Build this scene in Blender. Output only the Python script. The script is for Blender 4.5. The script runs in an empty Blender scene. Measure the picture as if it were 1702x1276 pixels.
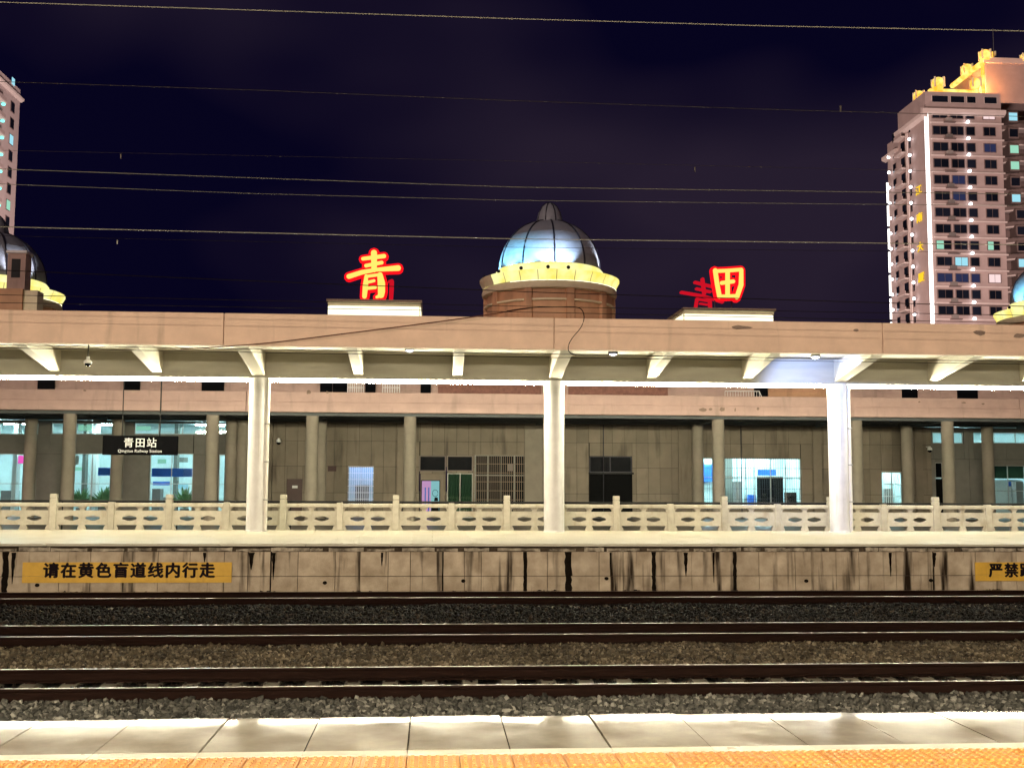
import bpy, bmesh, math, random
import numpy as np
from mathutils import Vector, Matrix

random.seed(7)
rng = np.random.default_rng(7)
scene = bpy.context.scene
COL = scene.collection
R = math.radians

# ------------------------------------------------------------------ camera
FPX, CX, CY, EYE = 1849.0, 851.0, 638.0, 1.39
_p, _yaw, _roll = R(5.354), R(4.03), R(0.2385)
CF = Vector((math.sin(_yaw) * math.cos(_p), math.cos(_yaw) * math.cos(_p), math.sin(_p)))
_r = Vector((math.cos(_yaw), -math.sin(_yaw), 0))
_u = _r.cross(CF)
CR = _r * math.cos(_roll) + _u * math.sin(_roll)
CU = -_r * math.sin(_roll) + _u * math.cos(_roll)
cam_d = bpy.data.cameras.new('camera')
cam_d.sensor_width = 36.0
cam_d.lens = 36.0 * FPX / 1702.0
cam_d.clip_start = 0.05
cam_d.clip_end = 2000
cam = bpy.data.objects.new('camera', cam_d)
COL.objects.link(cam)
m3 = Matrix((CR, CU, -CF)).transposed()
cam.matrix_world = Matrix.Translation((0, 0, EYE)) @ m3.to_4x4()
scene.camera = cam

# ------------------------------------------------------------------ world: cloudy night sky over a town
world = bpy.data.worlds.new('World')
scene.world = world
world.use_nodes = True
wn, wl = world.node_tree.nodes, world.node_tree.links
wn.clear()
_o = wn.new('ShaderNodeOutputWorld'); _b = wn.new('ShaderNodeBackground')
_tc = wn.new('ShaderNodeTexCoord'); _mp = wn.new('ShaderNodeMapping')
_mp.inputs['Location'].default_value = (1.3, 2.2, 0.3)
_mp.inputs['Scale'].default_value = (1.0, 1.0, 1.9)
_nz = wn.new('ShaderNodeTexNoise'); _nz.inputs['Scale'].default_value = 1.6
_nz.inputs['Detail'].default_value = 3; _nz.inputs['Roughness'].default_value = 0.5
_rp = wn.new('ShaderNodeValToRGB')
_rp.color_ramp.elements[0].position = 0.43; _rp.color_ramp.elements[0].color = (0.0020, 0.0014, 0.0125, 1)
_rp.color_ramp.elements[1].position = 0.62; _rp.color_ramp.elements[1].color = (0.0190, 0.0125, 0.0265, 1)
wl.new(_tc.outputs['Generated'], _mp.inputs['Vector']); wl.new(_mp.outputs['Vector'], _nz.inputs['Vector'])
wl.new(_nz.outputs['Fac'], _rp.inputs['Fac']); wl.new(_rp.outputs['Color'], _b.inputs['Color'])
_b.inputs['Strength'].default_value = 1.0
wl.new(_b.outputs['Background'], _o.inputs['Surface'])

# weak glow of the lit town behind the viewer
sun_d = bpy.data.lights.new('town_glow', 'SUN')
sun_d.energy = 1.1; sun_d.angle = R(14); sun_d.color = (1.0, 0.74, 0.62)
sun = bpy.data.objects.new('town_glow', sun_d); COL.objects.link(sun)
sun.rotation_euler = Vector((0.45, 1.0, -0.30)).to_track_quat('-Z', 'Y').to_euler()

scene.view_settings.view_transform = 'Standard'
scene.view_settings.look = 'None'
scene.view_settings.exposure = 0.0
scene.view_settings.gamma = 1.0
scene.view_settings.use_curve_mapping = False
scene.cycles.use_denoising = True
scene.cycles.max_bounces = 7
scene.cycles.diffuse_bounces = 4
scene.cycles.glossy_bounces = 4
scene.cycles.transparent_max_bounces = 12
scene.cycles.sample_clamp_indirect = 4.0
scene.cycles.sample_clamp_direct = 0.0
try:
    scene.cycles.use_light_tree = True
except Exception:
    pass

# ------------------------------------------------------------------ helpers
def at(px, py, Y):
    """world point at distance Y seen in that place of the photograph"""
    d = CF + CR * ((px - CX) / FPX) - CU * ((py - CY) / FPX)
    t = Y / d.y
    return Vector((d.x * t, Y, EYE + d.z * t))

def rect(px0, px1, py0, py1, Y):
    a = at(px0, (py0 + py1) / 2, Y); b = at(px1, (py0 + py1) / 2, Y)
    t = at((px0 + px1) / 2, py0, Y); c = at((px0 + px1) / 2, py1, Y)
    return a.x, b.x, c.z, t.z

def tag(o, label=None, cat=None, group=None, kind=None):
    if label: o['label'] = label
    if cat: o['category'] = cat
    if group: o['group'] = group
    if kind: o['kind'] = kind
    return o

def empty(name, loc=(0, 0, 0), label=None, cat=None, group=None, rz=0.0):
    o = bpy.data.objects.new(name, None)
    COL.objects.link(o)
    o.location = loc
    o.rotation_euler = (0, 0, rz)
    o.empty_display_size = 0.2
    tag(o, label, cat, group)
    return o

def link(name, mesh, parent=None, loc=None, rot=None, scale=None):
    o = bpy.data.objects.new(name, mesh)
    COL.objects.link(o)
    if parent is not None: o.parent = parent
    if loc is not None: o.location = loc
    if rot is not None: o.rotation_euler = rot
    if scale is not None: o.scale = scale
    return o

class MB:
    """collects shapes for one mesh"""
    def __init__(s):
        s.v = []; s.f = []
    def box(s, x0, x1, y0, y1, z0, z1):
        n = len(s.v)
        s.v += [(x0, y0, z0), (x1, y0, z0), (x1, y1, z0), (x0, y1, z0), (x0, y0, z1), (x1, y0, z1), (x1, y1, z1), (x0, y1, z1)]
        s.f += [tuple(n + i for i in q) for q in ((0, 3, 2, 1), (4, 5, 6, 7), (0, 1, 5, 4), (1, 2, 6, 5), (2, 3, 7, 6), (3, 0, 4, 7))]
        return s
    def frustum(s, cx, cy, z0, z1, w0, d0, w1, d1):
        n = len(s.v)
        s.v += [(cx - w0, cy - d0, z0), (cx + w0, cy - d0, z0), (cx + w0, cy + d0, z0), (cx - w0, cy + d0, z0),
                (cx - w1, cy - d1, z1), (cx + w1, cy - d1, z1), (cx + w1, cy + d1, z1), (cx - w1, cy + d1, z1)]
        s.f += [tuple(n + i for i in q) for q in ((0, 3, 2, 1), (4, 5, 6, 7), (0, 1, 5, 4), (1, 2, 6, 5), (2, 3, 7, 6), (3, 0, 4, 7))]
        return s
    def prism(s, poly, axis, a, b):
        """poly: 2D outline; axis 'x' -> (y,z) outline extruded along x; 'y' -> (x,z) along y; 'z' -> (x,y) along z"""
        n = len(s.v); k = len(poly)
        def pt(p, t):
            return (t, p[0], p[1]) if axis == 'x' else ((p[0], t, p[1]) if axis == 'y' else (p[0], p[1], t))
        s.v += [pt(p, a) for p in poly] + [pt(p, b) for p in poly]
        s.f.append(tuple(range(n, n + k))); s.f.append(tuple(range(n + 2 * k - 1, n + k - 1, -1)))
        for i in range(k):
            j = (i + 1) % k
            s.f.append((n + i, n + k + i, n + k + j, n + j))
        return s
    def lathe(s, prof, cx=0, cy=0, seg=32, a0=0.0, a1=2 * math.pi, closed=True):
        n = len(s.v); k = len(prof)
        cnt = seg if closed else seg + 1
        for i in range(cnt):
            a = a0 + (a1 - a0) * i / seg
            for r, z in prof: s.v.append((cx + r * math.cos(a), cy + r * math.sin(a), z))
        for i in range(seg):
            j = (i + 1) % cnt
            for q in range(k - 1):
                s.f.append((n + i * k + q, n + j * k + q, n + j * k + q + 1, n + i * k + q + 1))
        return s
    def tube(s, pts, r, seg=8, cap=True):
        pts = [Vector(p) for p in pts]; n = len(s.v)
        for i, p in enumerate(pts):
            t = (pts[min(i + 1, len(pts) - 1)] - pts[max(i - 1, 0)]).normalized()
            up = Vector((0, 0, 1)) if abs(t.z) < 0.95 else Vector((1, 0, 0))
            a = t.cross(up).normalized(); b = t.cross(a)
            rr = r[i] if isinstance(r, (list, tuple)) else r
            for q in range(seg):
                w = 2 * math.pi * q / seg
                s.v.append(tuple(p + (a * math.cos(w) + b * math.sin(w)) * rr))
        for i in range(len(pts) - 1):
            for q in range(seg):
                q2 = (q + 1) % seg
                s.f.append((n + i * seg + q, n + i * seg + q2, n + (i + 1) * seg + q2, n + (i + 1) * seg + q))
        if cap:
            s.f.append(tuple(n + q for q in range(seg))[::-1]); m = n + (len(pts) - 1) * seg
            s.f.append(tuple(m + q for q in range(seg)))
        return s
    def ball(s, c, r, seg=10, rings=6, sz=1.0):
        prof = [(max(1e-4, r * math.sin(math.pi * i / rings)), c[2] - r * sz * math.cos(math.pi * i / rings)) for i in range(rings + 1)]
        return s.lathe(prof, c[0], c[1], seg)
    def mesh(s, name, mat=None, smooth=False, bevel=0.0):
        me = bpy.data.meshes.new(name)
        me.from_pydata(s.v, [], s.f)
        bm = bmesh.new(); bm.from_mesh(me)
        bmesh.ops.recalc_face_normals(bm, faces=bm.faces)
        if bevel > 0:
            es = [e for e in bm.edges if e.is_manifold and e.calc_face_angle(0) > 0.5]
            bmesh.ops.bevel(bm, geom=es, offset=bevel, segments=1, affect='EDGES', clamp_overlap=True)
        bm.to_mesh(me); bm.free()
        if mat: me.materials.append(mat)
        if smooth:
            me.polygons.foreach_set('use_smooth', [True] * len(me.polygons))
            try: me.set_sharp_from_angle(angle=R(35))
            except Exception: pass
        return me
    def build(s, name, mat=None, parent=None, smooth=False, bevel=0.0, loc=None, rot=None):
        return link(name, s.mesh(name, mat, smooth, bevel), parent, loc, rot)

def bx(x0, x1, y0, y1, z0, z1):
    return MB().box(x0, x1, y0, y1, z0, z1)

# ------------------------------------------------------------------ materials
def mat(name, base, rough=0.6, metal=0.0, var=0.0, vscale=3.0, var2=None, bump=0.0, bscale=60.0, rnd=0.0, spec=0.5,
        streak=None, rvar=0.0, coat=0.0, space='Object', stretch=None, seed=0.0):
    m = bpy.data.materials.new(name); m.use_nodes = True
    N, L = m.node_tree.nodes, m.node_tree.links
    b = N['Principled BSDF']
    b.inputs['Roughness'].default_value = rough; b.inputs['Metallic'].default_value = metal
    b.inputs['Specular IOR Level'].default_value = spec
    if coat: b.inputs['Coat Weight'].default_value = coat
    b.inputs['Base Color'].default_value = (*base, 1)
    tc = N.new('ShaderNodeTexCoord')
    if space == 'World':
        g = N.new('ShaderNodeNewGeometry'); vec0 = g.outputs['Position']
    else:
        vec0 = tc.outputs[space]
    mp = N.new('ShaderNodeMapping'); L.new(vec0, mp.inputs['Vector'])
    mp.inputs['Location'].default_value = (seed, seed * 0.7, seed * 1.3)
    if stretch: mp.inputs['Scale'].default_value = stretch
    vec = mp.outputs['Vector']
    col = None
    if var > 0:
        nz = N.new('ShaderNodeTexNoise'); nz.inputs['Scale'].default_value = vscale; nz.inputs['Detail'].default_value = 6
        nz.inputs['Roughness'].default_value = 0.62
        L.new(vec, nz.inputs['Vector'])
        rp = N.new('ShaderNodeValToRGB'); rp.color_ramp.elements[0].position = 0.3; rp.color_ramp.elements[1].position = 0.72
        lo = tuple(c * (1 - var) for c in base) if var2 is None else var2
        rp.color_ramp.elements[0].color = (*lo, 1)
        rp.color_ramp.elements[1].color = (*(min(1, c * (1 + var * 0.5)) for c in base), 1)
        L.new(nz.outputs['Fac'], rp.inputs['Fac']); col = rp.outputs['Color']
        if rvar > 0:
            mr = N.new('ShaderNodeMapRange'); mr.inputs['From Min'].default_value = 0.3; mr.inputs['From Max'].default_value = 0.7
            mr.inputs['To Min'].default_value = max(0.02, rough - rvar); mr.inputs['To Max'].default_value = min(1, rough + rvar)
            L.new(nz.outputs['Fac'], mr.inputs['Value']); L.new(mr.outputs['Result'], b.inputs['Roughness'])
    if streak:
        # dark run-down stains: noise stretched along z; (colour, x scale, z scale, low, high)
        sc, sx, sz, lo_, hi_ = streak
        g2 = N.new('ShaderNodeNewGeometry'); mp2 = N.new('ShaderNodeMapping'); mp2.inputs['Scale'].default_value = (sx, 0.2, sz)
        L.new(g2.outputs['Position'], mp2.inputs['Vector'])
        n2 = N.new('ShaderNodeTexNoise'); n2.inputs['Scale'].default_value = 1.0; n2.inputs['Detail'].default_value = 5
        L.new(mp2.outputs['Vector'], n2.inputs['Vector'])
        mr2 = N.new('ShaderNodeMapRange'); mr2.inputs['From Min'].default_value = lo_; mr2.inputs['From Max'].default_value = hi_
        L.new(n2.outputs['Fac'], mr2.inputs['Value'])
        mx = N.new('ShaderNodeMix'); mx.data_type = 'RGBA'
        L.new(mr2.outputs['Result'], mx.inputs['Factor'])
        if col is not None: L.new(col, mx.inputs['A'])
        else: mx.inputs['A'].default_value = (*base, 1)
        mx.inputs['B'].default_value = (*sc, 1)
        col = mx.outputs['Result']
    if rnd > 0:
        oi = N.new('ShaderNodeObjectInfo')
        mr3 = N.new('ShaderNodeMapRange'); mr3.inputs['To Min'].default_value = 1 - rnd; mr3.inputs['To Max'].default_value = 1 + rnd * 0.6
        L.new(oi.outputs['Random'], mr3.inputs['Value'])
        vm = N.new('ShaderNodeVectorMath'); vm.operation = 'SCALE'
        if col is not None: L.new(col, vm.inputs[0])
        else: vm.inputs[0].default_value = base
        L.new(mr3.outputs['Result'], vm.inputs['Scale']); col = vm.outputs['Vector']
    if col is not None: L.new(col, b.inputs['Base Color'])
    if bump > 0:
        n3 = N.new('ShaderNodeTexNoise'); n3.inputs['Scale'].default_value = bscale; n3.inputs['Detail'].default_value = 4
        L.new(vec, n3.inputs['Vector'])
        bp = N.new('ShaderNodeBump'); bp.inputs['Strength'].default_value = bump; bp.inputs['Distance'].default_value = 0.02
        L.new(n3.outputs['Fac'], bp.inputs['Height']); L.new(bp.outputs['Normal'], b.inputs['Normal'])
    return m

def emit(name, color, strength):
    m = bpy.data.materials.new(name); m.use_nodes = True
    N, L = m.node_tree.nodes, m.node_tree.links
    N.clear(); o = N.new('ShaderNodeOutputMaterial'); e = N.new('ShaderNodeEmission')
    e.inputs['Color'].default_value = (*color, 1); e.inputs['Strength'].default_value = strength
    L.new(e.outputs[0], o.inputs['Surface'])
    return m

def emit_var(name, c1, c2, strength, scale):
    m = emit(name, c1, strength); N, L = m.node_tree.nodes, m.node_tree.links
    g = N.new('ShaderNodeNewGeometry'); nz = N.new('ShaderNodeTexNoise'); nz.inputs['Scale'].default_value = scale; nz.inputs['Detail'].default_value = 3
    L.new(g.outputs['Position'], nz.inputs['Vector'])
    rp = N.new('ShaderNodeValToRGB'); rp.color_ramp.elements[0].position = 0.35; rp.color_ramp.elements[1].position = 0.65
    rp.color_ramp.elements[0].color = (*c1, 1); rp.color_ramp.elements[1].color = (*c2, 1)
    L.new(nz.outputs['Fac'], rp.inputs['Fac']); e = [n for n in N if n.type == 'EMISSION'][0]
    L.new(rp.outputs['Color'], e.inputs['Color'])
    return m

def glass(name, tint=(0.9, 0.97, 0.97), refl=0.10, rough=0.03):
    m = bpy.data.materials.new(name); m.use_nodes = True
    N, L = m.node_tree.nodes, m.node_tree.links
    N.clear(); o = N.new('ShaderNodeOutputMaterial')
    t = N.new('ShaderNodeBsdfTransparent'); t.inputs['Color'].default_value = (*tint, 1)
    g = N.new('ShaderNodeBsdfGlossy'); g.inputs['Roughness'].default_value = rough
    x = N.new('ShaderNodeMixShader'); x.inputs['Fac'].default_value = refl
    L.new(t.outputs[0], x.inputs[1]); L.new(g.outputs[0], x.inputs[2]); L.new(x.outputs[0], o.inputs['Surface'])
    return m

M = {}
M['pink'] = mat('pink_render', (0.70, 0.495, 0.365), 0.75, var=0.13, vscale=1.6, bump=0.12, bscale=40, space='World',
                streak=((0.40, 0.28, 0.20), 2.2, 0.35, 0.60, 0.82))
M['pink2'] = mat('pale_pink_render', (0.48, 0.335, 0.285), 0.75, var=0.15, vscale=1.3, bump=0.12, bscale=40, space='World',
                 streak=((0.30, 0.22, 0.18), 3.0, 0.5, 0.58, 0.85), seed=3.1)
M['patch'] = mat('bare_render_patch', (0.24, 0.17, 0.13), 0.9, var=0.3, vscale=20)
M['soffit'] = mat('soffit_paint', (0.60, 0.56, 0.45), 0.7, var=0.12, vscale=1.2, space='World')
M['beam'] = mat('beam_paint', (0.40, 0.375, 0.31), 0.75, var=0.18, vscale=1.0, space='World', stretch=(0.5, 1, 3))
M['column'] = mat('column_paint', (0.72, 0.715, 0.69), 0.6, var=0.14, vscale=2.5, bump=0.06, bscale=30, streak=((0.46, 0.43, 0.36), 9.0, 0.5, 0.60, 0.85))
M['pipe'] = mat('pipe_plastic', (0.72, 0.70, 0.62), 0.4)
M['stone'] = mat('carved_stone', (0.42, 0.39, 0.31), 0.75, var=0.18, vscale=5, bump=0.25, bscale=60, rnd=0.15, space='World', streak=((0.27, 0.23, 0.16), 4.0, 1.2, 0.58, 0.8))
M['paving_far'] = mat('pale_granite_paving', (0.50, 0.46, 0.36), 0.42, var=0.12, vscale=2.0, space='World', rvar=0.1, rnd=0.06)
M['wallpan'] = mat('platform_wall_concrete', (0.47, 0.39, 0.295), 0.9, var=0.30, vscale=2.2, bump=0.3, bscale=45, space='World', rnd=0.10, spec=0.1,
                   streak=((0.020, 0.012, 0.007), 4.6, 0.34, 0.545, 0.70), var2=(0.30, 0.235, 0.165))
M['soot'] = mat('black_seepage', (0.010, 0.007, 0.005), 0.9, spec=0.03, var=0.5, vscale=14)
M['joint'] = mat('joint_mortar', (0.075, 0.055, 0.038), 0.95, var=0.5, vscale=4, space='World', spec=0.05)
M['coping'] = mat('broken_coping', (0.44, 0.38, 0.30), 0.9, spec=0.05, var=0.6, vscale=3.5, bump=0.5, bscale=30, space='World', var2=(0.02, 0.014, 0.01))
M['yellow'] = mat('yellow_board', (0.62, 0.36, 0.035), 0.6, var=0.14, vscale=4, space='World',
                  streak=((0.30, 0.15, 0.02), 6.0, 0.6, 0.62, 0.85))
M['ink'] = mat('black_lettering', (0.010, 0.006, 0.008), 0.8, spec=0.05)
M['rust'] = mat('rusty_rail', (0.013, 0.0058, 0.0040), 0.9, var=0.45, vscale=5, space='World', stretch=(0.6, 3, 6), spec=0.06)
M['railtop'] = mat('polished_rail_head', (0.34, 0.30, 0.27), 0.30, 1.0, var=0.25, vscale=3, space='World', stretch=(0.4, 6, 1))
M['sleeper'] = mat('concrete_sleeper', (0.17, 0.15, 0.11), 0.9, var=0.35, vscale=8, bump=0.3, bscale=50, rnd=0.25)
M['bed'] = mat('track_bed', (0.012, 0.010, 0.008), 0.95, spec=0.05, var=0.5, vscale=30, bump=0.6, bscale=60)
M['granite'] = mat('wet_granite_slab', (0.235, 0.210, 0.165), 0.125, var=0.34, vscale=2.6, bump=0.03, bscale=11, rnd=0.16, rvar=0.06, spec=0.08, space='World')
M['whiteline'] = mat('white_edge_strip', (0.52, 0.48, 0.38), 0.35, var=0.15, vscale=4, rvar=0.1, space='World')
M['tactile'] = mat('orange_tactile_tile', (0.55, 0.235, 0.052), 0.42, spec=0.2, var=0.16, vscale=5, rnd=0.10, rvar=0.08, space='World', bump=0.05, bscale=20)
M['floor'] = mat('platform_concrete', (0.25, 0.22, 0.17), 0.6, var=0.2, vscale=2, space='World')
M['walk'] = mat('dark_walkway_tile', (0.055, 0.05, 0.042), 0.28, var=0.3, vscale=3, space='World', spec=0.35)
M['ground'] = mat('dark_ground', (0.06, 0.055, 0.05), 0.9, var=0.3, vscale=2)
M['clad'] = mat('cladding_panel', (0.235, 0.200, 0.150), 0.7, spec=0.2, var=0.16, vscale=1.2, rnd=0.14, space='World', streak=((0.09, 0.075, 0.055), 2.5, 0.4, 0.56, 0.8))
M['wall'] = mat('backing_wall', (0.03, 0.026, 0.02), 0.9, spec=0.05, var=0.2, vscale=3)
M['greywall'] = mat('grey_facade', (0.19, 0.185, 0.16), 0.7, spec=0.2, var=0.15, vscale=2, space='World', rnd=0.06)
M['colcol'] = mat('colonnade_column', (0.27, 0.24, 0.19), 0.8, var=0.14, vscale=2, spec=0.2)
M['ceil'] = mat('colonnade_ceiling', (0.12, 0.13, 0.13), 0.85, var=0.2, vscale=1.5, space='World', spec=0.1)
M['frame'] = mat('aluminium_frame', (0.34, 0.35, 0.32), 0.5, 0.4)
M['darkframe'] = mat('dark_door_leaf', (0.004, 0.0043, 0.0043), 0.7, spec=0.06, var=0.3, vscale=5)
M['brown'] = mat('brown_door', (0.055, 0.022, 0.016), 0.55, var=0.2, vscale=6)
M['curtain'] = mat('green_curtain', (0.030, 0.075, 0.030), 0.85, var=0.25, vscale=6, stretch=(8, 1, 0.6))
M['grille'] = mat('steel_grille', (0.20, 0.155, 0.11), 0.6, 0.1)
M['glass'] = glass('window_glass')
M['darkglass'] = mat('dark_window_glass', (0.004, 0.0046, 0.006), 0.2, spec=0.02)
M['nightglass'] = mat('tower_window_glass', (0.008, 0.010, 0.018), 0.12, spec=0.15, rnd=0.5)
M['room'] = mat('room_wall', (0.62, 0.72, 0.72), 0.8, var=0.12, vscale=1.3)
M['roomfloor'] = mat('room_floor_tile', (0.45, 0.48, 0.47), 0.3, var=0.1, vscale=2)
M['blue'] = mat('blue_banner', (0.02, 0.13, 0.62), 0.5)
M['white'] = mat('white_paint', (0.74, 0.74, 0.72), 0.5, var=0.06, vscale=3)
M['cream'] = mat('cream_moulding', (0.70, 0.62, 0.42), 0.6, var=0.1, vscale=3)
M['black'] = mat('black_enamel', (0.008, 0.008, 0.008), 0.5, spec=0.15)
M['plate'] = mat('black_sign_plate', (0.002, 0.002, 0.0024), 0.7, spec=0.02)
M['letterw'] = mat('white_lettering', (0.50, 0.50, 0.49), 0.6, spec=0.1)
M['wire'] = mat('overhead_wire', (0.085, 0.078, 0.064), 0.6, 0.1, spec=0.15)
M['wireb'] = mat('contact_wire', (0.20, 0.185, 0.15), 0.5, 0.2, spec=0.2)
M['cable'] = mat('brown_cable', (0.09, 0.035, 0.02), 0.7, spec=0.1)
M['dcable'] = mat('dark_cable', (0.008, 0.006, 0.006), 0.8, spec=0.05)
M['terra'] = mat('terracotta_drum', (0.52, 0.29, 0.165), 0.7, var=0.22, vscale=1.2, streak=((0.30, 0.17, 0.10), 3.0, 0.4, 0.56, 0.8))
M['domemetal'] = mat('dome_metal_sheet', (0.27, 0.29, 0.33), 0.55, 0.05, var=0.14, vscale=3, rnd=0.08)
M['rib'] = mat('dark_rib', (0.025, 0.025, 0.035), 0.45, 0.4)
M['tower'] = mat('tower_tile_facade', (0.40, 0.295, 0.27), 0.75, var=0.14, vscale=0.5, space='World', bump=0.05, bscale=4)
M['towerpale'] = mat('pale_tile_facade', (0.50, 0.385, 0.36), 0.75, var=0.12, vscale=0.5, space='World')
M['towerband'] = mat('tower_white_band', (0.58, 0.47, 0.43), 0.7, var=0.1, vscale=0.6)
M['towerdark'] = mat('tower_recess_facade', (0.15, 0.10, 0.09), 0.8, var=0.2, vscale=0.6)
M['ac'] = mat('air_conditioner_case', (0.24, 0.20, 0.18), 0.7, rnd=0.5)
M['leaf'] = mat('potted_leaf', (0.17, 0.30, 0.13), 0.6, var=0.3, vscale=8)
M['brick'] = mat('terrace_brick', (0.26, 0.12, 0.09), 0.8, var=0.3, vscale=6)
M['led_far'] = emit('led_tube_light', (1.0, 0.93, 0.68), 300.0)
M['led_near'] = emit('led_tube_light_near', (1.0, 0.88, 0.64), 760.0)
M['gold'] = emit_var('lit_cornice_panel', (1.0, 0.80, 0.13), (1.0, 0.97, 0.42), 1.1, 1.1)
M['goldpale'] = emit_var('lit_ring_panel', (1.0, 0.88, 0.24), (1.0, 0.97, 0.50), 1.1, 1.3)
M['goldwhite'] = emit('lit_cornice_tube', (1.0, 0.95, 0.70), 2.2)
M['gold2'] = emit_var('crown_lamp_wash', (1.0, 0.42, 0.03), (1.0, 0.80, 0.22), 1.5, 0.6)
M['boxlit'] = emit('sign_box_wash', (1.0, 0.95, 0.70), 1.7)
M['red'] = emit('red_letter_halo', (1.0, 0.006, 0.012), 1.25)
M['reddim'] = emit('dim_red_letter', (1.0, 0.01, 0.03), 0.62)
M['neon'] = emit('lit_letter_face', (1.0, 0.80, 0.15), 1.1)
M['bulb'] = emit('facade_bulb', (0.95, 0.95, 1.0), 7.0)
M['strip'] = emit('corner_light_strip', (1.0, 0.95, 0.90), 2.6)
M['amber'] = emit('amber_letters', (1.0, 0.62, 0.03), 1.15)
M['tube'] = emit('room_lamp', (0.66, 0.96, 1.0), 170.0)
M['tubeblue'] = emit('blue_room_lamp', (0.36, 0.50, 1.0), 48.0)
M['screen'] = emit('lit_doorway_poster', (0.72, 0.40, 0.70), 0.7)
M['screen2'] = emit('lit_doorway_teal', (0.32, 0.70, 0.72), 0.7)
M['lamp_w'] = emit('lamp_lens_white', (0.9, 0.94, 1.0), 6.0)
M['lamp_b'] = emit('lamp_lens_blue_white', (0.72, 0.82, 1.0), 40.0)
M['win_cyan'] = emit('lit_window_cyan', (0.40, 0.85, 1.0), 0.9)
M['win_green'] = emit('lit_window_green', (0.45, 0.95, 0.70), 0.75)
M['win_pink'] = emit('lit_window_pink', (1.0, 0.75, 0.74), 1.0)
M['win_blue'] = emit('lit_window_blue', (0.05, 0.06, 0.16), 0.5)
M['teal'] = emit('teal_balcony_lamp', (0.20, 0.90, 0.78), 2.2)
M['pinksign'] = emit('pink_lit_sign', (1.0, 0.10, 0.52), 1.3)

def text_mesh(name, body, size, ext, material, offset=0.0, spacing=1.0, align='LEFT', res=4):
    c = bpy.data.curves.new(name, 'FONT')
    c.body = body; c.size = size; c.extrude = ext; c.offset = offset; c.space_character = spacing
    c.align_x = align; c.align_y = 'CENTER'; c.resolution_u = res
    o = bpy.data.objects.new(name, c); COL.objects.link(o)
    dg = bpy.context.evaluated_depsgraph_get()
    me = bpy.data.meshes.new_from_object(o.evaluated_get(dg))
    bpy.data.objects.remove(o); bpy.data.curves.remove(c)
    me.name = name; me.materials.clear(); me.materials.append(material)
    return me

def area(name, loc, direction, sx, sy, energy, color):
    d = bpy.data.lights.new(name, 'AREA'); d.shape = 'RECTANGLE'; d.size = sx; d.size_y = sy; d.energy = energy; d.color = color
    o = bpy.data.objects.new(name, d); COL.objects.link(o); o.location = loc
    o.rotation_euler = Vector(direction).to_track_quat('-Z', 'Y').to_euler()
    return o

def spot(name, loc, target, energy, color, angle=60, size=0.1, parent=None):
    d = bpy.data.lights.new(name, 'SPOT'); d.energy = energy; d.color = color; d.spot_size = R(angle); d.spot_blend = 0.45
    d.shadow_soft_size = size
    o = bpy.data.objects.new(name, d); COL.objects.link(o); o.location = loc
    o.rotation_euler = (Vector(target) - Vector(loc)).to_track_quat('-Z', 'Y').to_euler()
    return o

# ================================================================== THE GROUND AND THE PLATFORMS
RAILZ = -1.116
EDGE_N, EDGE_F = 7.03, 28.15
XL, XR = -30.0, 36.0

tag(bx(-900, 900, -300, 1500, -3.2, -3.0).build('ground', M['ground']), kind='structure')
tag(bx(-60, 60, EDGE_N - 0.2, EDGE_F + 0.4, -1.62, -1.40).build('track_bed', M['bed']), kind='structure')

# ---- near platform with wet edge slabs, a pale strip and orange tactile tiles
SL = 0.0  # level paving, only the edge slabs fall towards the track
def zn(y): return 0.006 * (y - 6.75) if y < 6.75 else 0.0
near = tag(bx(-30, 30, -12, EDGE_N - 0.10, -1.45, -0.16).build('near_platform', M['floor']), kind='structure')
pw = 0.5478
x_ref = at(683, 1187, EDGE_N).x
slab = MB()
top = []
zz = zn(6.13); yy = 6.13
while yy < 7.012:
    top.append((yy, zz)); k_ = (yy - 6.60) / 0.41
    zz -= 0.02 * (-0.006 + (0.050 * k_ ** 2.0 if k_ > 0 else 0)); yy += 0.02
prof = [(6.13, -0.15)] + top + [(7.026, zz - 0.012), (7.03, zz - 0.03), (7.03, -0.15)]
slab_me = slab.prism(prof, 'x', -pw / 2 + 0.0042, pw / 2 - 0.0042).mesh('paving_slab', M['granite'], smooth=True)
for i in range(-22, 24):
    o = link('paving_slab', slab_me, near, (x_ref + (i + 0.5) * pw, 0, random.uniform(-0.0012, 0.0012)))
    o.rotation_euler = (random.uniform(-0.0006, 0.0006), random.uniform(-0.0015, 0.0015), 0)
# the pale strip, one piece for each slab
strip_me = bx(-pw / 2 + 0.0015, pw / 2 - 0.0015, 6.022, 6.124, -0.15, zn(6.07) + 0.001).mesh('edge_strip', M['whiteline'])
for i in range(-22, 24): link('edge_strip', strip_me, near, (x_ref + (i + 0.5) * pw, 0, 0))
tw = pw / 2
def tactile_mesh():
    b = MB(); h = tw / 2 - 0.0022
    b.frustum(0, 0, -0.12, -0.004, h, h, h, h)
    b.frustum(0, 0, -0.004, 0.0, h, h, h - 0.004, h - 0.004)
    n = 6; st = (tw - 0.016) / n
    for i in range(n):
        for j in range(5):
            cx = -tw / 2 + 0.008 + (i + 0.5) * st; cy = -tw / 2 + 0.010 + (j + 0.5) * (tw - 0.02) / 5
            b.frustum(cx, cy, -0.001, 0.0075, 0.0125, 0.0205, 0.0080, 0.0165)
    return b.mesh('tactile_tile', M['tactile'])
tac = tactile_mesh()
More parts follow.
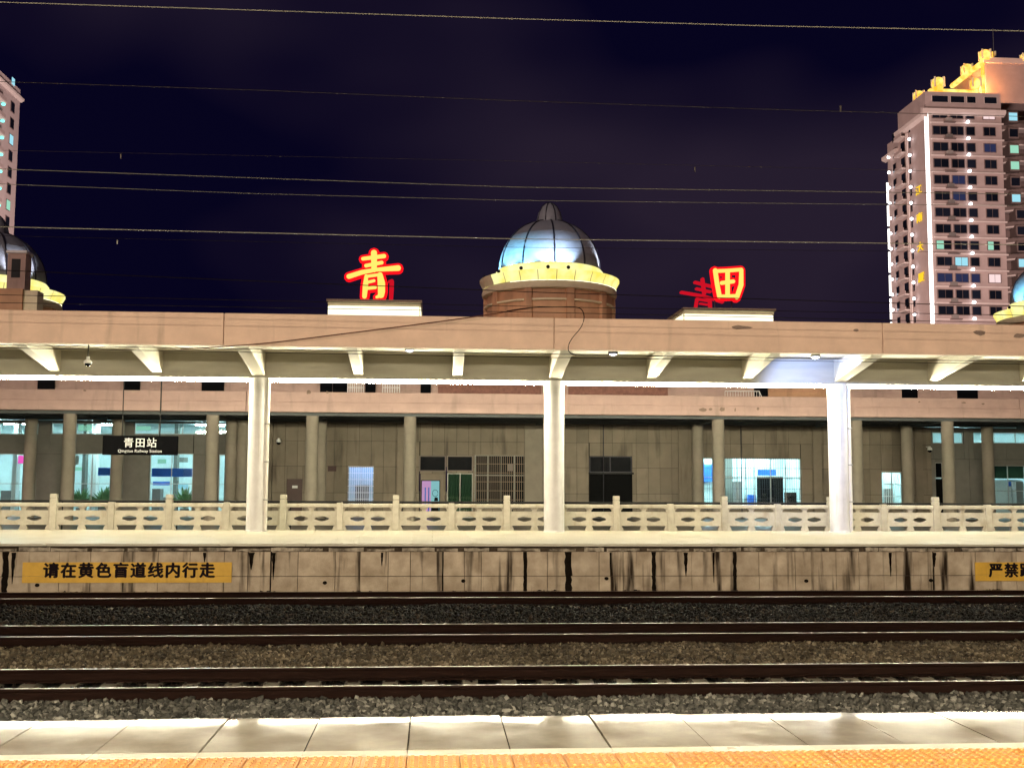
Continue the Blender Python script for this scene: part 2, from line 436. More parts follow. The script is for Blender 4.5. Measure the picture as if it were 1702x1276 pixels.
for j in range(3):
    y = 6.018 - tw * (j + 0.5)
    for i in range(-40, 44):
        o = link('tactile_tile', tac, near, (x_ref + (i + 0.5) * tw, y, zn(y) - 0.002 + random.uniform(-0.0012, 0.0012)))
        o.rotation_euler = (SL * -1 + random.uniform(-0.003, 0.003), random.uniform(-0.004, 0.004), 0)
link('floor_paving', bx(-30, 30, -12, 6.018 - 3 * tw - 0.004, -0.15, zn(5.2) - 0.004).mesh('floor_paving', M['floor']), near)

# ---- far platform
far = tag(bx(-60, 60, EDGE_F + 0.36, 37.0, -1.62, -0.14).build('far_platform', M['floor']), kind='structure')
pf = 1.05
pave_me = bx(-pf / 2 + 0.004, pf / 2 - 0.004, -0.545, 0.545, -0.13, 0.0).mesh('paving_slab', M['paving_far'])
for r in range(8):
    y = EDGE_F + 0.24 + 0.55 + r * 1.1
    for i in range(-16, 24): link('paving_slab', pave_me, far, (i * pf + (0.5 * pf if r % 2 else 0), y, random.uniform(-0.0015, 0.0015)))
edge_me = bx(-1.04, 1.04, EDGE_F, EDGE_F + 0.232, -0.062, 0.0).mesh('edge_slab', M['paving_far'], bevel=0.008)
for i in range(-10, 13): link('edge_slab', edge_me, far, (i * 2.09, 0, 0))
# old broken coping under the new edge
x = -22.0
while x < 30:
    w = random.uniform(0.3, 1.2); b = MB(); n = 6; drop = random.uniform(0, 0.05)
    top = [(x + w * k / n, -0.075 - drop - random.random() * 0.03) for k in range(n + 1)]
    bot = [(x + w * k / n, -0.175 - random.random() * 0.025) for k in range(n, -1, -1)]
    y0 = EDGE_F + 0.12 + random.uniform(0, 0.05)
    b.prism(top + bot, 'y', y0, EDGE_F + 0.38).build('coping_block', M['coping'], far)
    x += w + random.uniform(0.015, 0.22)
bx(-40, 45, EDGE_F + 0.20, EDGE_F + 0.40, -0.24, -0.065).build('coping_core', M['joint'], far)
bx(-40, 45, EDGE_F + 0.14, EDGE_F + 0.40, -1.50, -0.215).build('wall_core', M['joint'], far)
# wall panels of the far platform: joints where the photograph shows them, wide black ones where water runs down
joints = [-60, 8, 98, 150, 205, 262, 315, 372, 412, 450, 495, 557, 598, 645, 682, 736, 772, 800, 873, 910, 945, 996, 1036, 1087, 1150, 1222, 1262,
          1322, 1390, 1428, 1490, 1552, 1622, 1690, 1760, 1840]
wide = {8: 10, 873: 6, 945: 11, 1087: 7, 1222: 6, 1552: 3, 736: 2, 450: 2}
JX = [(at(p, 945, EDGE_F + 0.08).x, wide.get(p, 0.4) * 0.5 * 0.0152) for p in joints]
zj = at(851, 957, EDGE_F + 0.08).z
for k in range(len(JX) - 1):
    (xa, ga), (xb, gb) = JX[k], JX[k + 1]
    for z0, z1 in ((-1.30, zj - 0.008), (zj + 0.008, -0.205)):
        yy = EDGE_F + 0.095 + random.uniform(-0.012, 0.012)
        b = MB(); n = 5
        L_ = [(xa + ga * random.uniform(0.7, 1.3) + 0.004, z0 + (z1 - z0) * q / n) for q in range(n + 1)]
        R_ = [(xb - gb * random.uniform(0.7, 1.3) - 0.004, z0 + (z1 - z0) * q / n) for q in range(n, -1, -1)]
        b.prism(L_ + R_, 'y', yy, EDGE_F + 0.15).build('wall_panel', M['wallpan'], far)
for p, g in wide.items():
    a = at(p, 945, EDGE_F + 0.08).x
    bx(a - g * 0.0078, a + g * 0.0078, EDGE_F + 0.128, EDGE_F + 0.138, -1.3, -0.21).build('open_joint', M['soot'], far)
# drain holes
hole_me = MB().lathe([(0.001, 0), (0.055, 0), (0.055, 0.02), (0.035, 0.02)], seg=10).mesh('drain_hole', M['soot'])
for p, q in ((62, 972), (540, 968), (770, 965), (1008, 961), (1340, 965), (1547, 964)):
    c = at(p, q, EDGE_F + 0.075); link('drain_hole', hole_me, far, (c.x, c.y, c.z), (R(90), 0, 0), (1, 0.8, 1))
# irregular black run marks below the coping
for p, wpx, lpx in ((22, 6, 50), (418, 9, 28), (455, 5, 44), (635, 4, 22), (1140, 7, 40), (1186, 3, 50), (1480, 4, 40), (1553, 6, 24), (1015, 3, 40), (340, 4, 16)):
    a = at(p, 918, EDGE_F + 0.07); k = 0.0152; n = 7
    Lp = [(a.x - wpx * k * 0.5 * (1 - (q / n) ** 1.4) * random.uniform(0.7, 1.25) - 0.004, a.z - lpx * k * q / n) for q in range(n + 1)]
    Rp = [(a.x + wpx * k * 0.5 * (1 - (q / n) ** 1.4) * random.uniform(0.7, 1.25) + 0.004, a.z - lpx * k * q / n) for q in range(n, -1, -1)]
    MB().prism(Lp + Rp, 'y', EDGE_F + 0.076, EDGE_F + 0.10).build('seepage_stain', M['soot'], far)

# ---- ground behind the far platform
tag(bx(-90, 90, 37.0, 52.98, -1.6, -0.02).build('walkway', M['walk']), kind='structure')

# ================================================================== TRACKS
rail_prof = [(-0.075, -0.176), (0.075, -0.176), (0.075, -0.164), (0.012, -0.145), (0.009, -0.05), (0.034, -0.038), (0.036, -0.005), (-0.036, -0.005), (-0.034, -0.038),
             (-0.009, -0.05), (-0.012, -0.145), (-0.075, -0.164)]
head_prof = [(-0.0355, -0.0048), (0.0355, -0.0048), (0.033, -0.002), (0.022, 0.0), (-0.022, 0.0), (-0.033, -0.002)]
slp = MB()
slp.prism([(-1.25, -0.40), (1.25, -0.40), (1.25, -0.195), (1.20, -0.185), (0.55, -0.180), (0.40, -0.205), (-0.40, -0.205), (-0.55, -0.180), (-1.20, -0.185), (-1.25, -0.195)], 'x', -0.13, 0.13)
# taper the sleeper towards its top
slp.v = [(v[0] * (0.80 if v[2] > -0.3 else 1.0), v[1], v[2]) for v in slp.v]
slp_me = slp.mesh('sleeper', M['sleeper'])
clip = MB().frustum(0.0, 0.0, -0.186, -0.160, 0.075, 0.15, 0.06, 0.13)
clip_me = clip.mesh('rail_clip', M['rust'])
for y0, lab, xa, xb in ((14.552, 'shiny-topped railway track nearest the wet platform edge, pale sleepers between its rails', -13, 15),
                        (19.503, 'middle railway track between the two gravel strips', -15, 17),
                        (26.023, 'far dark railway track close under the stained platform wall', -18, 22)):
    t = empty('railway_track', (0, y0 + 0.7525, RAILZ), lab, 'railway track', 'parallel railway tracks')
    for s in (-1, 1):
        r = MB().prism(rail_prof, 'x', -45, 50).build('rail', M['rust'], t, loc=(0, s * 0.7525, 0))
        MB().prism(head_prof, 'x', -45, 50).build('running_surface', M['railtop'], r)
    n0 = int(xa / 0.545); n1 = int(xb / 0.545)
    for i in range(n0, n1):
        s_ = link('sleeper', slp_me, t, (i * 0.545 + random.uniform(-0.02, 0.02), 0, random.uniform(-0.008, 0.008)), (0, 0, random.uniform(-0.012, 0.012)))
        for s in (-1, 1): link('rail_clip', clip_me, s_, (0, s * 0.7525, 0))

# ballast: real stones
ico = bmesh.new(); bmesh.ops.create_icosphere(ico, subdivisions=1, radius=1.0)
IV = np.array([v.co[:] for v in ico.verts]); IFc = np.array([[v.index for v in f.verts] for f in ico.faces]); ico.free()
def stones(name, label, xs, ys, count, size, zfun, tone, material):
    n = count
    cx = rng.uniform(*xs, n); cy = rng.uniform(*ys, n)
    sz = size * rng.lognormal(0, 0.28, n)
    sc = np.stack([sz * rng.uniform(0.75, 1.3, n), sz * rng.uniform(0.7, 1.2, n), sz * rng.uniform(0.5, 0.95, n)], 1)
    cz = zfun(cx, cy) + rng.uniform(-0.35, 0.55, n) * size
    q = rng.normal(size=(n, 4)); q /= np.linalg.norm(q, axis=1)[:, None]
    w, x, y, z = q.T
    Rm = np.stack([np.stack([1 - 2 * (y * y + z * z), 2 * (x * y - z * w), 2 * (x * z + y * w)], 1),
                   np.stack([2 * (x * y + z * w), 1 - 2 * (x * x + z * z), 2 * (y * z - x * w)], 1),
                   np.stack([2 * (x * z - y * w), 2 * (y * z + x * w), 1 - 2 * (x * x + y * y)], 1)], 1)
    jit = 1 + rng.uniform(-0.42, 0.26, (n, len(IV), 1))
    P = (IV[None] * jit) * sc[:, None, :]
    P = np.einsum('nij,nkj->nki', Rm, P) + np.stack([cx, cy, cz], 1)[:, None, :]
    F = (IFc[None] + (np.arange(n) * len(IV))[:, None, None]).reshape(-1, 3)
    me = bpy.data.meshes.new(name)
    nv, nf = n * len(IV), len(F)
    me.vertices.add(nv); me.vertices.foreach_set('co', P.reshape(-1).astype(np.float32))
    me.loops.add(nf * 3); me.loops.foreach_set('vertex_index', F.reshape(-1).astype(np.int32))
    me.polygons.add(nf); me.polygons.foreach_set('loop_start', np.arange(0, nf * 3, 3, dtype=np.int32))
    me.update(calc_edges=True)
    a = me.attributes.new('tone', 'FLOAT', 'POINT')
    a.data.foreach_set('value', np.repeat(np.clip(rng.normal(0.5, 0.24, n), 0, 1), len(IV)).astype(np.float32))
    me.materials.append(material)
    o = link(name, me); tag(o, label, 'ballast', kind='stuff')
    return o
def stone_mat(name, dark, mid, light):
    m = bpy.data.materials.new(name); m.use_nodes = True
    N, L = m.node_tree.nodes, m.node_tree.links; b = N['Principled BSDF']
    b.inputs['Roughness'].default_value = 0.8; b.inputs['Specular IOR Level'].default_value = 0.15
    at_ = N.new('ShaderNodeAttribute'); at_.attribute_name = 'tone'
    rp = N.new('ShaderNodeValToRGB'); e = rp.color_ramp.elements
    e[0].position = 0.1; e[0].color = (*dark, 1); e[1].position = 0.95; e[1].color = (*light, 1)
    k = e.new(0.60); k.color = (*mid, 1)
    L.new(at_.outputs['Fac'], rp.inputs['Fac'])
    g = N.new('ShaderNodeNewGeometry'); nz = N.new('ShaderNodeTexNoise'); nz.inputs['Scale'].default_value = 0.8; nz.inputs['Detail'].default_value = 4
    L.new(g.outputs['Position'], nz.inputs['Vector'])
    mr = N.new('ShaderNodeMapRange'); mr.inputs['From Min'].default_value = 0.3; mr.inputs['From Max'].default_value = 0.7; mr.inputs['To Min'].default_value = 0.65; mr.inputs['To Max'].default_value = 1.3
    L.new(nz.outputs['Fac'], mr.inputs['Value'])
    vm = N.new('ShaderNodeVectorMath'); vm.operation = 'SCALE'; L.new(rp.outputs['Color'], vm.inputs[0]); L.new(mr.outputs['Result'], vm.inputs['Scale'])
    L.new(vm.outputs['Vector'], b.inputs['Base Color'])
    return m
M['bal_a'] = stone_mat('clean_crushed_stone', (0.028, 0.027, 0.023), (0.098, 0.093, 0.080), (0.30, 0.285, 0.245))
M['bal_b'] = stone_mat('brown_crushed_stone', (0.028, 0.020, 0.012), (0.092, 0.070, 0.044), (0.24, 0.195, 0.135))
M['bal_c'] = stone_mat('dark_crushed_stone', (0.0014, 0.0007, 0.0004), (0.0040, 0.0022, 0.0013), (0.040, 0.027, 0.018))  # darkest stone tone, for inside the tracks and the far strips
def zA(x, y):
    return -1.335 + 0.055 * np.clip((y - 11.5) / 1.8, 0, 1) + 0.035 * np.sin(x * 2.1 + 1.3 * np.sin(x * 0.7)) * np.clip((14.2 - y), 0, 1)
stones('gravel_ballast', 'grey crushed stone ballast heaped along the near platform edge', (-8.0, 10.5), (11.4, 14.47), 27000, 0.036, zA, 0.5, M['bal_a'])
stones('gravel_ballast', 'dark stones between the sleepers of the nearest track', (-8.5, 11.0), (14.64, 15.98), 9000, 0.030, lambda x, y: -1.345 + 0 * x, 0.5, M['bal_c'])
def zB(x, y):
    return -1.300 + 0.03 * np.sin((y - 16.1) / 3.3 * math.pi) + 0.012 * np.sin(x * 3.0 + y)
stones('gravel_ballast', 'brownish gravel strip between the nearest and the middle track', (-9.5, 13.0), (16.12, 19.44), 32000, 0.034, zB, 0.5, M['bal_b'])
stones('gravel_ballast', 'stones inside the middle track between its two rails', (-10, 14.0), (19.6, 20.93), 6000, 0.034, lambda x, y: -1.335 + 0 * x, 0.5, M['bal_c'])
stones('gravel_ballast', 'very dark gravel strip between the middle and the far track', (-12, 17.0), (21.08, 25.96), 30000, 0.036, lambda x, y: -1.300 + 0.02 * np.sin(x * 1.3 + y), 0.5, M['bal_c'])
stones('gravel_ballast', 'very dark stones at the foot of the far platform wall', (-13, 18.0), (27.6, 28.22), 4000, 0.04, lambda x, y: -1.24 + 0.03 * np.sin(x * 2.7), 0.5, M['bal_c'])

# ================================================================== FAR CANOPY
CY0 = 36.0
cols_x = [at(p, 800, CY0).x for p in (428, 921, 1395)]
BAY = (cols_x[2] - cols_x[0]) / 2
all_cols = [cols_x[0] - BAY] + cols_x + [cols_x[2] + BAY]
canopy = empty('platform_canopy', (cols_x[1], CY0, 0), 'long pink-edged concrete canopy on white columns over the far platform', 'canopy')
def cpart(b, name, m, **k):
    o = b.build(name, m, canopy, **k); o.location = (-cols_x[1], -CY0, 0); return o
FZ0, FZ1 = 5.29, 6.19
SOF = 5.66
fj = [all_cols[0] - 8, at(372, 540, 31).x, at(921, 540, 31).x, at(1467, 550, 31).x, all_cols[-1] + 8]
for a, b_ in zip(fj[:-1], fj[1:]):
    cpart(bx(a + 0.008, b_ - 0.008, 31.0, 31.16, FZ0, FZ1), 'fascia', M['pink'], bevel=0.012)
cpart(bx(fj[0], fj[-1], 31.163, 31.6, FZ0 + 0.04, SOF + 0.2), 'edge_beam', M['soffit'])
cpart(bx(fj[0], fj[-1], 31.163, 41.0, SOF, SOF + 0.22), 'roof_slab', M['soffit'])
cpart(bx(fj[0], fj[-1], 35.74, 36.26, 4.86, SOF - 0.003), 'longitudinal_beam', M['beam'])
for k in range(len(all_cols) - 1):
    for q in range(3):
        xx = all_cols[k] + BAY * q / 3
        w = 0.20 if q == 0 else 0.155
        b = MB(); zb = 4.98 if q else 4.93
        b.prism([(31.61, SOF - 0.002), (35.735, SOF - 0.002), (35.735, zb), (32.0, SOF - 0.14), (31.61, SOF - 0.10)], 'x', xx - w, xx + w)
        cpart(b, 'cantilever_bracket', M['soffit'], bevel=0.012)
        b = MB().prism([(36.265, SOF - 0.002), (40.6, SOF - 0.002), (40.6, SOF - 0.14), (36.265, zb)], 'x', xx - w, xx + w)
        cpart(b, 'cantilever_bracket', M['soffit'])
colm = MB().lathe([(0.001, 0.0), (0.345, 0.0), (0.345, 0.03), (0.33, 0.05), (0.33, 4.87)], seg=28).mesh('column', M['column'], smooth=True)
pipe_me = MB().tube([(0, 0, 0.05), (0, 0, 4.84)], 0.055, 10).mesh('downpipe', M['pipe'], smooth=True)
band_me = bx(-0.075, 0.075, -0.075, 0.075, -0.018, 0.018).mesh('pipe_bracket', M['frame'], bevel=0.01)
for i, xx in enumerate(all_cols):
    c = link('column', colm, canopy, (xx - cols_x[1], 0, 0))
    if i in (1, 3):
        pp = link('downpipe', pipe_me, c, (0.30, -0.20, 0))
        for zz in (1.0, 2.2, 3.4): link('pipe_bracket', band_me, c, (0.30, -0.20, zz))
# bare patches in the pink render
def patch(px, py, w, h, Y, parent_=None, off=None):
    a = at(px, py, Y); k = Y / FPX; n = 9
    poly = [(a.x + w * k / 2 * math.cos(2 * math.pi * q / n) * random.uniform(0.7, 1.15), a.z + h * k / 2 * math.sin(2 * math.pi * q / n) * random.uniform(0.6, 1.2)) for q in range(n)]
    return MB().prism(poly, 'y', Y - 0.004, Y + 0.01)
for p in ((1233, 544, 34, 8), (1423, 549, 9, 6), (1628, 553, 24, 9), (1694, 558, 24, 11)):
    cpart(patch(*p, 31.0), 'render_patch', M['patch'])
# light strips between the columns
led_names = ['LED strip light under the canopy beam at the left edge', 'LED strip light between the left and middle canopy columns',
             'LED strip light between the middle and right canopy columns', 'LED strip light from the right canopy column to the right edge']
for k in range(4):
    a, b_ = all_cols[k] + 0.36, all_cols[k + 1] - 0.36
    t = empty('strip_light', ((a + b_) / 2, 35.86, 4.79), led_names[k], 'strip light', 'canopy strip lights')
    hw = (b_ - a) / 2
    bx(-hw, hw, -0.07, 0.07, 0.060, 0.069).build('housing', M['white'], t)
    n = 6
    for i in range(n):
        x0 = -hw + 2 * hw * i / n; x1 = -hw + 2 * hw * (i + 1) / n
        MB().tube([(x0 + 0.01, 0, 0), (x1 - 0.01, 0, 0)], 0.046, 8).build('lamp_tube', M['led_far'], t)
# small round lamps near the canopy edge
for (p, q), em, lab in (((681, 581), 'lamp_w', 'small round lamp under the canopy edge, below the left rooftop character'),
                        ((1019, 587), 'lamp_w', 'small round lamp under the canopy edge just past the dome'),
                        ((1355, 592), 'lamp_b', 'brightest blue-white round lamp under the canopy edge')):
    c = at(p, q, 33.2); t = empty('canopy_lamp', (c.x, c.y, c.z), lab, 'lamp', 'round canopy lamps')
    MB().lathe([(0.001, 0.10), (0.13, 0.09), (0.15, 0.0), (0.145, -0.03), (0.12, -0.03)], seg=18).build('lamp_housing', M['black'] if em == 'lamp_w' else M['white'], t, smooth=True)
    MB().lathe([(0.001, -0.085), (0.06, -0.075), (0.118, -0.028)], seg=18).build('lens', M[em], t, smooth=True)
    MB().tube([(0, 0, 0.08), (0, 0, SOF - c.z)], 0.02, 8).build('stem', M['black'], t)
c = at(1355, 592, 33.2)
spot('canopy_lamp_beam', (c.x, c.y + 0.02, c.z - 0.09), (cols_x[2] + 0.1, 36, 3.9), 1300, (0.36, 0.50, 1.0), 120, 0.1)
# camera hanging from the canopy edge
c = at(146, 603, 32.2)
t = empty('dome_camera', (c.x, c.y, c.z), 'white dome security camera hanging under the canopy at left', 'camera')
MB().tube([(0, 0, 0.16), (0, 0, SOF - c.z)], 0.018, 8).build('stem', M['black'], t)
MB().lathe([(0.001, 0.18), (0.045, 0.18), (0.05, 0.10), (0.11, 0.05), (0.115, 0.0), (0.10, -0.02)], seg=16).build('housing', M['white'], t, smooth=True)
MB().ball((0, 0, -0.025), 0.088, 14, 8).build('lens_dome', M['darkglass'], t, smooth=True)

# hanging station name plate
x0, x1, z0, z1 = rect(171, 296, 724, 756, 40.0)
t = empty('station_sign', ((x0 + x1) / 2, 40.0, z0), 'black hanging sign with white station name in Chinese and English', 'sign')
w, h = x1 - x0, z1 - z0
bx(-w / 2, w / 2, -0.06, 0.06, 0, h).build('plate', M['plate'], t, bevel=0.015)
MB().tube([(0.65, 0, h), (0.65, 0, 5.66 - z0)], 0.025, 8).build('hanger', M['black'], t)
MB().tube([(-0.65, 0, h), (-0.65, 0, 5.66 - z0)], 0.018, 8).build('hanger', M['black'], t)
tm = text_mesh('lettering', '青田站', 0.36, 0.004, M['letterw'], 0.002, 1.2, 'CENTER')
link('lettering', tm, t, (0, -0.066, h * 0.60), (R(90), 0, 0))
tm = text_mesh('lettering', 'Qingtian Railway Station', 0.145, 0.003, M['letterw'], 0.0, 1.05, 'CENTER')
link('lettering', tm, t, (0, -0.066, h * 0.20), (R(90), 0, 0))

# ================================================================== BALUSTRADE
BY = 37.15
tall = [89, 286, 476, 662, 845, 1026, 1203, 1377, 1552, 1727]
xt = [at(p, 850, BY).x for p in tall]
step = (xt[-1] - xt[0]) / (len(xt) - 1) / 2
X0 = xt[0] - 2 * step
bal = empty('stone_balustrade', (X0, BY, 0), 'long carved stone balustrade with lens-shaped holes along the far platform', 'balustrade')
def post_mesh(h, cap):
    b = MB().box(-0.105, 0.105, -0.105, 0.105, 0, h)
    if cap:
        b.frustum(0, 0, h + 0.001, h + 0.02, 0.085, 0.085, 0.085, 0.085)
        b.frustum(0, 0, h + 0.021, h + 0.16, 0.105, 0.105, 0.10, 0.10)
    else:
        b.frustum(0, 0, h + 0.001, h + 0.03, 0.11, 0.11, 0.09, 0.09)
    return b.mesh('post', M['stone'], bevel=0.012)
pm_t, pm_s = post_mesh(0.99, True), post_mesh(0.87, False)
gap = step - 0.212
def lens_panel(w, h):
    c = bpy.data.curves.new('pierced_panel', 'CURVE'); c.dimensions = '2D'; c.fill_mode = 'BOTH'; c.extrude = 0.055
    def sp(pts):
        s = c.splines.new('POLY'); s.points.add(len(pts) - 1)
        for i, p in enumerate(pts): s.points[i].co = (p[0], p[1], 0, 1)
        s.use_cyclic_u = True
    sp([(-w / 2, 0), (w / 2, 0), (w / 2, h), (-w / 2, h)])
    for s_ in (-1, 1):
        cx = s_ * w * 0.205; a, b = 0.225, 0.085
        pts = [(-a, -0.035), (-a * 0.80, -0.042)] + [(-a * 0.72 + a * 1.44 * i / 8, -0.045 - (b - 0.045) * math.sin(math.pi * i / 8)) for i in range(9)] + [(a * 0.80, -0.042), (a, -0.035), (a, 0.035), (a * 0.80, 0.042)] \
            + [(a * 0.72 - a * 1.44 * i / 8, 0.045 + (b - 0.045) * math.sin(math.pi * i / 8)) for i in range(9)] + [(-a * 0.80, 0.042), (-a, 0.035)]
        sp([(cx + p[0], h * 0.47 + p[1]) for p in pts])
    o = bpy.data.objects.new('pp', c); COL.objects.link(o)
    dg = bpy.context.evaluated_depsgraph_get(); me = bpy.data.meshes.new_from_object(o.evaluated_get(dg))
    bpy.data.objects.remove(o)
    me.transform(Matrix.Rotation(R(90), 4, 'X')); me.materials.clear(); me.materials.append(M['stone']); me.name = 'pierced_panel'
    return me
PZ0, PZ1 = 0.16, 0.625
lp_me = lens_panel(gap, PZ1 - PZ0)
rail_me = bx(-gap / 2, gap / 2, -0.085, 0.085, 0.745, 0.865).mesh('top_rail', M['stone'], bevel=0.014)
def vase(w0, w1, z0, z1, side=0):
    if side == 0: poly = [(-w0, z0), (w0, z0), (w0 * 0.9, z0 + (z1 - z0) * 0.35), (w1, z1), (-w1, z1), (-w0 * 0.9, z0 + (z1 - z0) * 0.35)]
    else: poly = [(0, z0), (side * w0, z0), (side * w0 * 0.9, z0 + (z1 - z0) * 0.35), (side * w1, z1), (0, z1)]
    return MB().prism(poly, 'y', -0.06, 0.06)
vu = vase(0.075, 0.135, PZ1 + 0.001, 0.744).mesh('baluster_block', M['stone'])
vl = vase(0.14, 0.09, 0.0, PZ0 - 0.001).mesh('baluster_block', M['stone'])
vuL = vase(0.05, 0.11, PZ1 + 0.001, 0.744, 1).mesh('baluster_block', M['stone']); vuR = vase(0.05, 0.11, PZ1 + 0.001, 0.744, -1).mesh('baluster_block', M['stone'])
vlL = vase(0.13, 0.07, 0.0, PZ0 - 0.001, 1).mesh('baluster_block', M['stone']); vlR = vase(0.13, 0.07, 0.0, PZ0 - 0.001, -1).mesh('baluster_block', M['stone'])
NB = 22
for i in range(NB + 1):
    link('post', pm_t if i % 2 == 0 else pm_s, bal, (i * step, 0, 0))
    if i < NB:
        xc = (i + 0.5) * step
        link('top_rail', rail_me, bal, (xc, 0, 0)); link('pierced_panel', lp_me, bal, (xc, 0, PZ0))
        link('baluster_block', vu, bal, (xc, 0, 0)); link('baluster_block', vl, bal, (xc, 0, 0))
        link('baluster_block', vuL, bal, (xc - gap / 2, 0, 0)); link('baluster_block', vuR, bal, (xc + gap / 2, 0, 0))
        link('baluster_block', vlL, bal, (xc - gap / 2, 0, 0)); link('baluster_block', vlR, bal, (xc + gap / 2, 0, 0))
MB().tube([(-0.3, 0.24, 0.915), (NB * step + 0.3, 0.24, 0.915)], 0.036, 8).build('handrail', M['black'], bal)
for i in range(0, NB + 1, 2): MB().tube([(i * step + 0.2, 0.24, 0.0), (i * step + 0.2, 0.24, 0.90)], 0.02, 6).build('handrail_post', M['black'], bal)

# ================================================================== STATION BUILDING
FY, WY = 47.0, 53.0
st = empty('station_building', (3.4, WY, 0), 'low station building behind a dim colonnade with lit windows', 'building')
SO = Vector((-3.4, -WY, 0))
def sp(b, name, m, parent=None, **k):
    o = b.build(name, m, parent or st, **k)
    if parent is None: o.location = SO
    return o
# colonnade fascia, two tiers
j2 = [-34.0, at(409, 668, FY).x, at(1696, 678, FY).x, 46.0]
for a, b_ in zip(j2[:-1], j2[1:]):
    sp(bx(a + 0.01, b_ - 0.01, FY, FY + 0.35, 4.53, 4.955), 'fascia', M['pink2'], bevel=0.012)
    sp(bx(a + 0.012, b_ - 0.012, FY + 0.07, FY + 0.35, 4.958, 5.385), 'parapet', M['pink2'], bevel=0.012)
for p in ((513, 652, 9, 7), (544, 652, 5, 5), (1168, 681, 14, 8), (1181, 680, 7, 6), (1201, 680, 10, 8), (1222, 681, 3, 7), (1260, 679, 5, 5), (1602, 669, 8, 4), (1528, 668, 4, 3), (1634, 671, 6, 3), (141, 649, 6, 3)):
    yy = FY if p[1] > 674 else FY + 0.07
    sp(patch(p[0], p[1], p[2], p[3], yy), 'render_patch', M['patch'])
sp(bx(-34, 46, FY + 0.355, WY - 0.06, 4.66, 4.95), 'ceiling_slab', M['ceil'])
sp(bx(-34, 46, FY + 0.36, FY + 0.72, 4.40, 4.657), 'ceiling_beam', M['ceil'])
sp(bx(-34, 46, 49.6, 49.9, 4.44, 4.657), 'ceiling_beam', M['ceil'])
sp(bx(-34, 46, 52.3, 52.9, 4.46, 4.657), 'ceiling_beam', M['ceil'])
# columns
ccol = MB().lathe([(0.001, 0.0), (0.275, 0.0), (0.265, 4.4)], seg=22).mesh('column', M['colcol'], smooth=True)
front_cols = [-130, 114, 352, 518, 681, 913, 1194, 1424, 1576, 1790]
for p in front_cols:
    xx = at(p, 760, FY + 0.55).x
    link('column', ccol, st, (xx - 3.4, FY + 0.55 - WY, 0))
    sp(bx(xx - 0.16, xx + 0.16, FY + 0.73, 52.29, 4.36, 4.656), 'ceiling_beam', M['ceil'])
for p in (50, 195, 384, 403, 533, 1160, 1508, 1642):
    xx = at(p, 760, 51.2).x
    link('column', ccol, st, (xx - 3.4, 51.2 - WY, 0))
# long low floor of the building
tag(bx(-60, 70, 52.99, 66, -1.6, -0.012).build('hall_floor', M['roomfloor']), kind='structure')

# openings of the front wall: (px0, px1, py0, py1, kind)
OP = [(-70, 64, 702, 722, 'hall'), (85, 190, 702, 722, 'hall'), (223, 343, 702, 722, 'hall'), (362, 396, 702, 722, 'hall'),
      (-70, 40, 753, 868, 'hall'), (119, 183, 753, 868, 'hall'), (247, 320, 753, 868, 'hall'), (362, 396, 755, 868, 'hall'),
      (476, 502, 796, 868, 'browndoor'), (578, 621, 775, 840, 'bluewin'),
      (697, 741, 757, 783, 'darkpane'), (743, 786, 757, 783, 'darkpane'), (697, 741, 787, 868, 'entry'), (743, 786, 786, 868, 'curtain'), (789, 877, 756, 845, 'grille'),
      (980, 1051, 758, 868, 'darkdoor'), (1164, 1332, 761, 846, 'bigwin'), (1466, 1501, 784, 845, 'whitewin'),
      (1550, 1602, 718, 737, 'hall2'), (1618, 1760, 718, 737, 'hall2'), (1556, 1569, 768, 868, 'sidedoor'), (1650, 1760, 773, 868, 'hall2')]
OPR = [(*rect(a, b_, c_, d_, WY), k) for a, b_, c_, d_, k in OP]
OPR = [(x0, x1, max(z0, 0.0), z1, k) for x0, x1, z0, z1, k in OPR]
WX0, WX1, WZ1 = -34.0, 46.0, 4.456
def cells(xa, xb, za, zb, jw):
    """cut a strip of wall round the openings"""
    res = [(xa, xb, za, zb)]
    for x0, x1, z0, z1, k in OPR:
        nxt = []
        for a, b_, c_, d_ in res:
            if b_ <= x0 + 1e-4 or a >= x1 - 1e-4 or d_ <= z0 + 1e-4 or c_ >= z1 - 1e-4: nxt.append((a, b_, c_, d_)); continue
            if a < x0: nxt.append((a, x0, c_, d_))
            if b_ > x1: nxt.append((x1, b_, c_, d_))
            m0, m1 = max(a, x0), min(b_, x1)
            if c_ < z0: nxt.append((m0, m1, c_, z0))
            if d_ > z1: nxt.append((m0, m1, z1, d_))
        res = nxt
    return [(a, b_, c_, d_) for a, b_, c_, d_ in res if b_ - a > 0.05 and d_ - c_ > 0.05]
back = MB()
for c in cells(WX0, WX1, 0.0, WZ1, 0): back.box(c[0], c[1], WY + 0.03, WY + 0.24, c[2], c[3])
sp(back, 'front_wall', M['wall'])
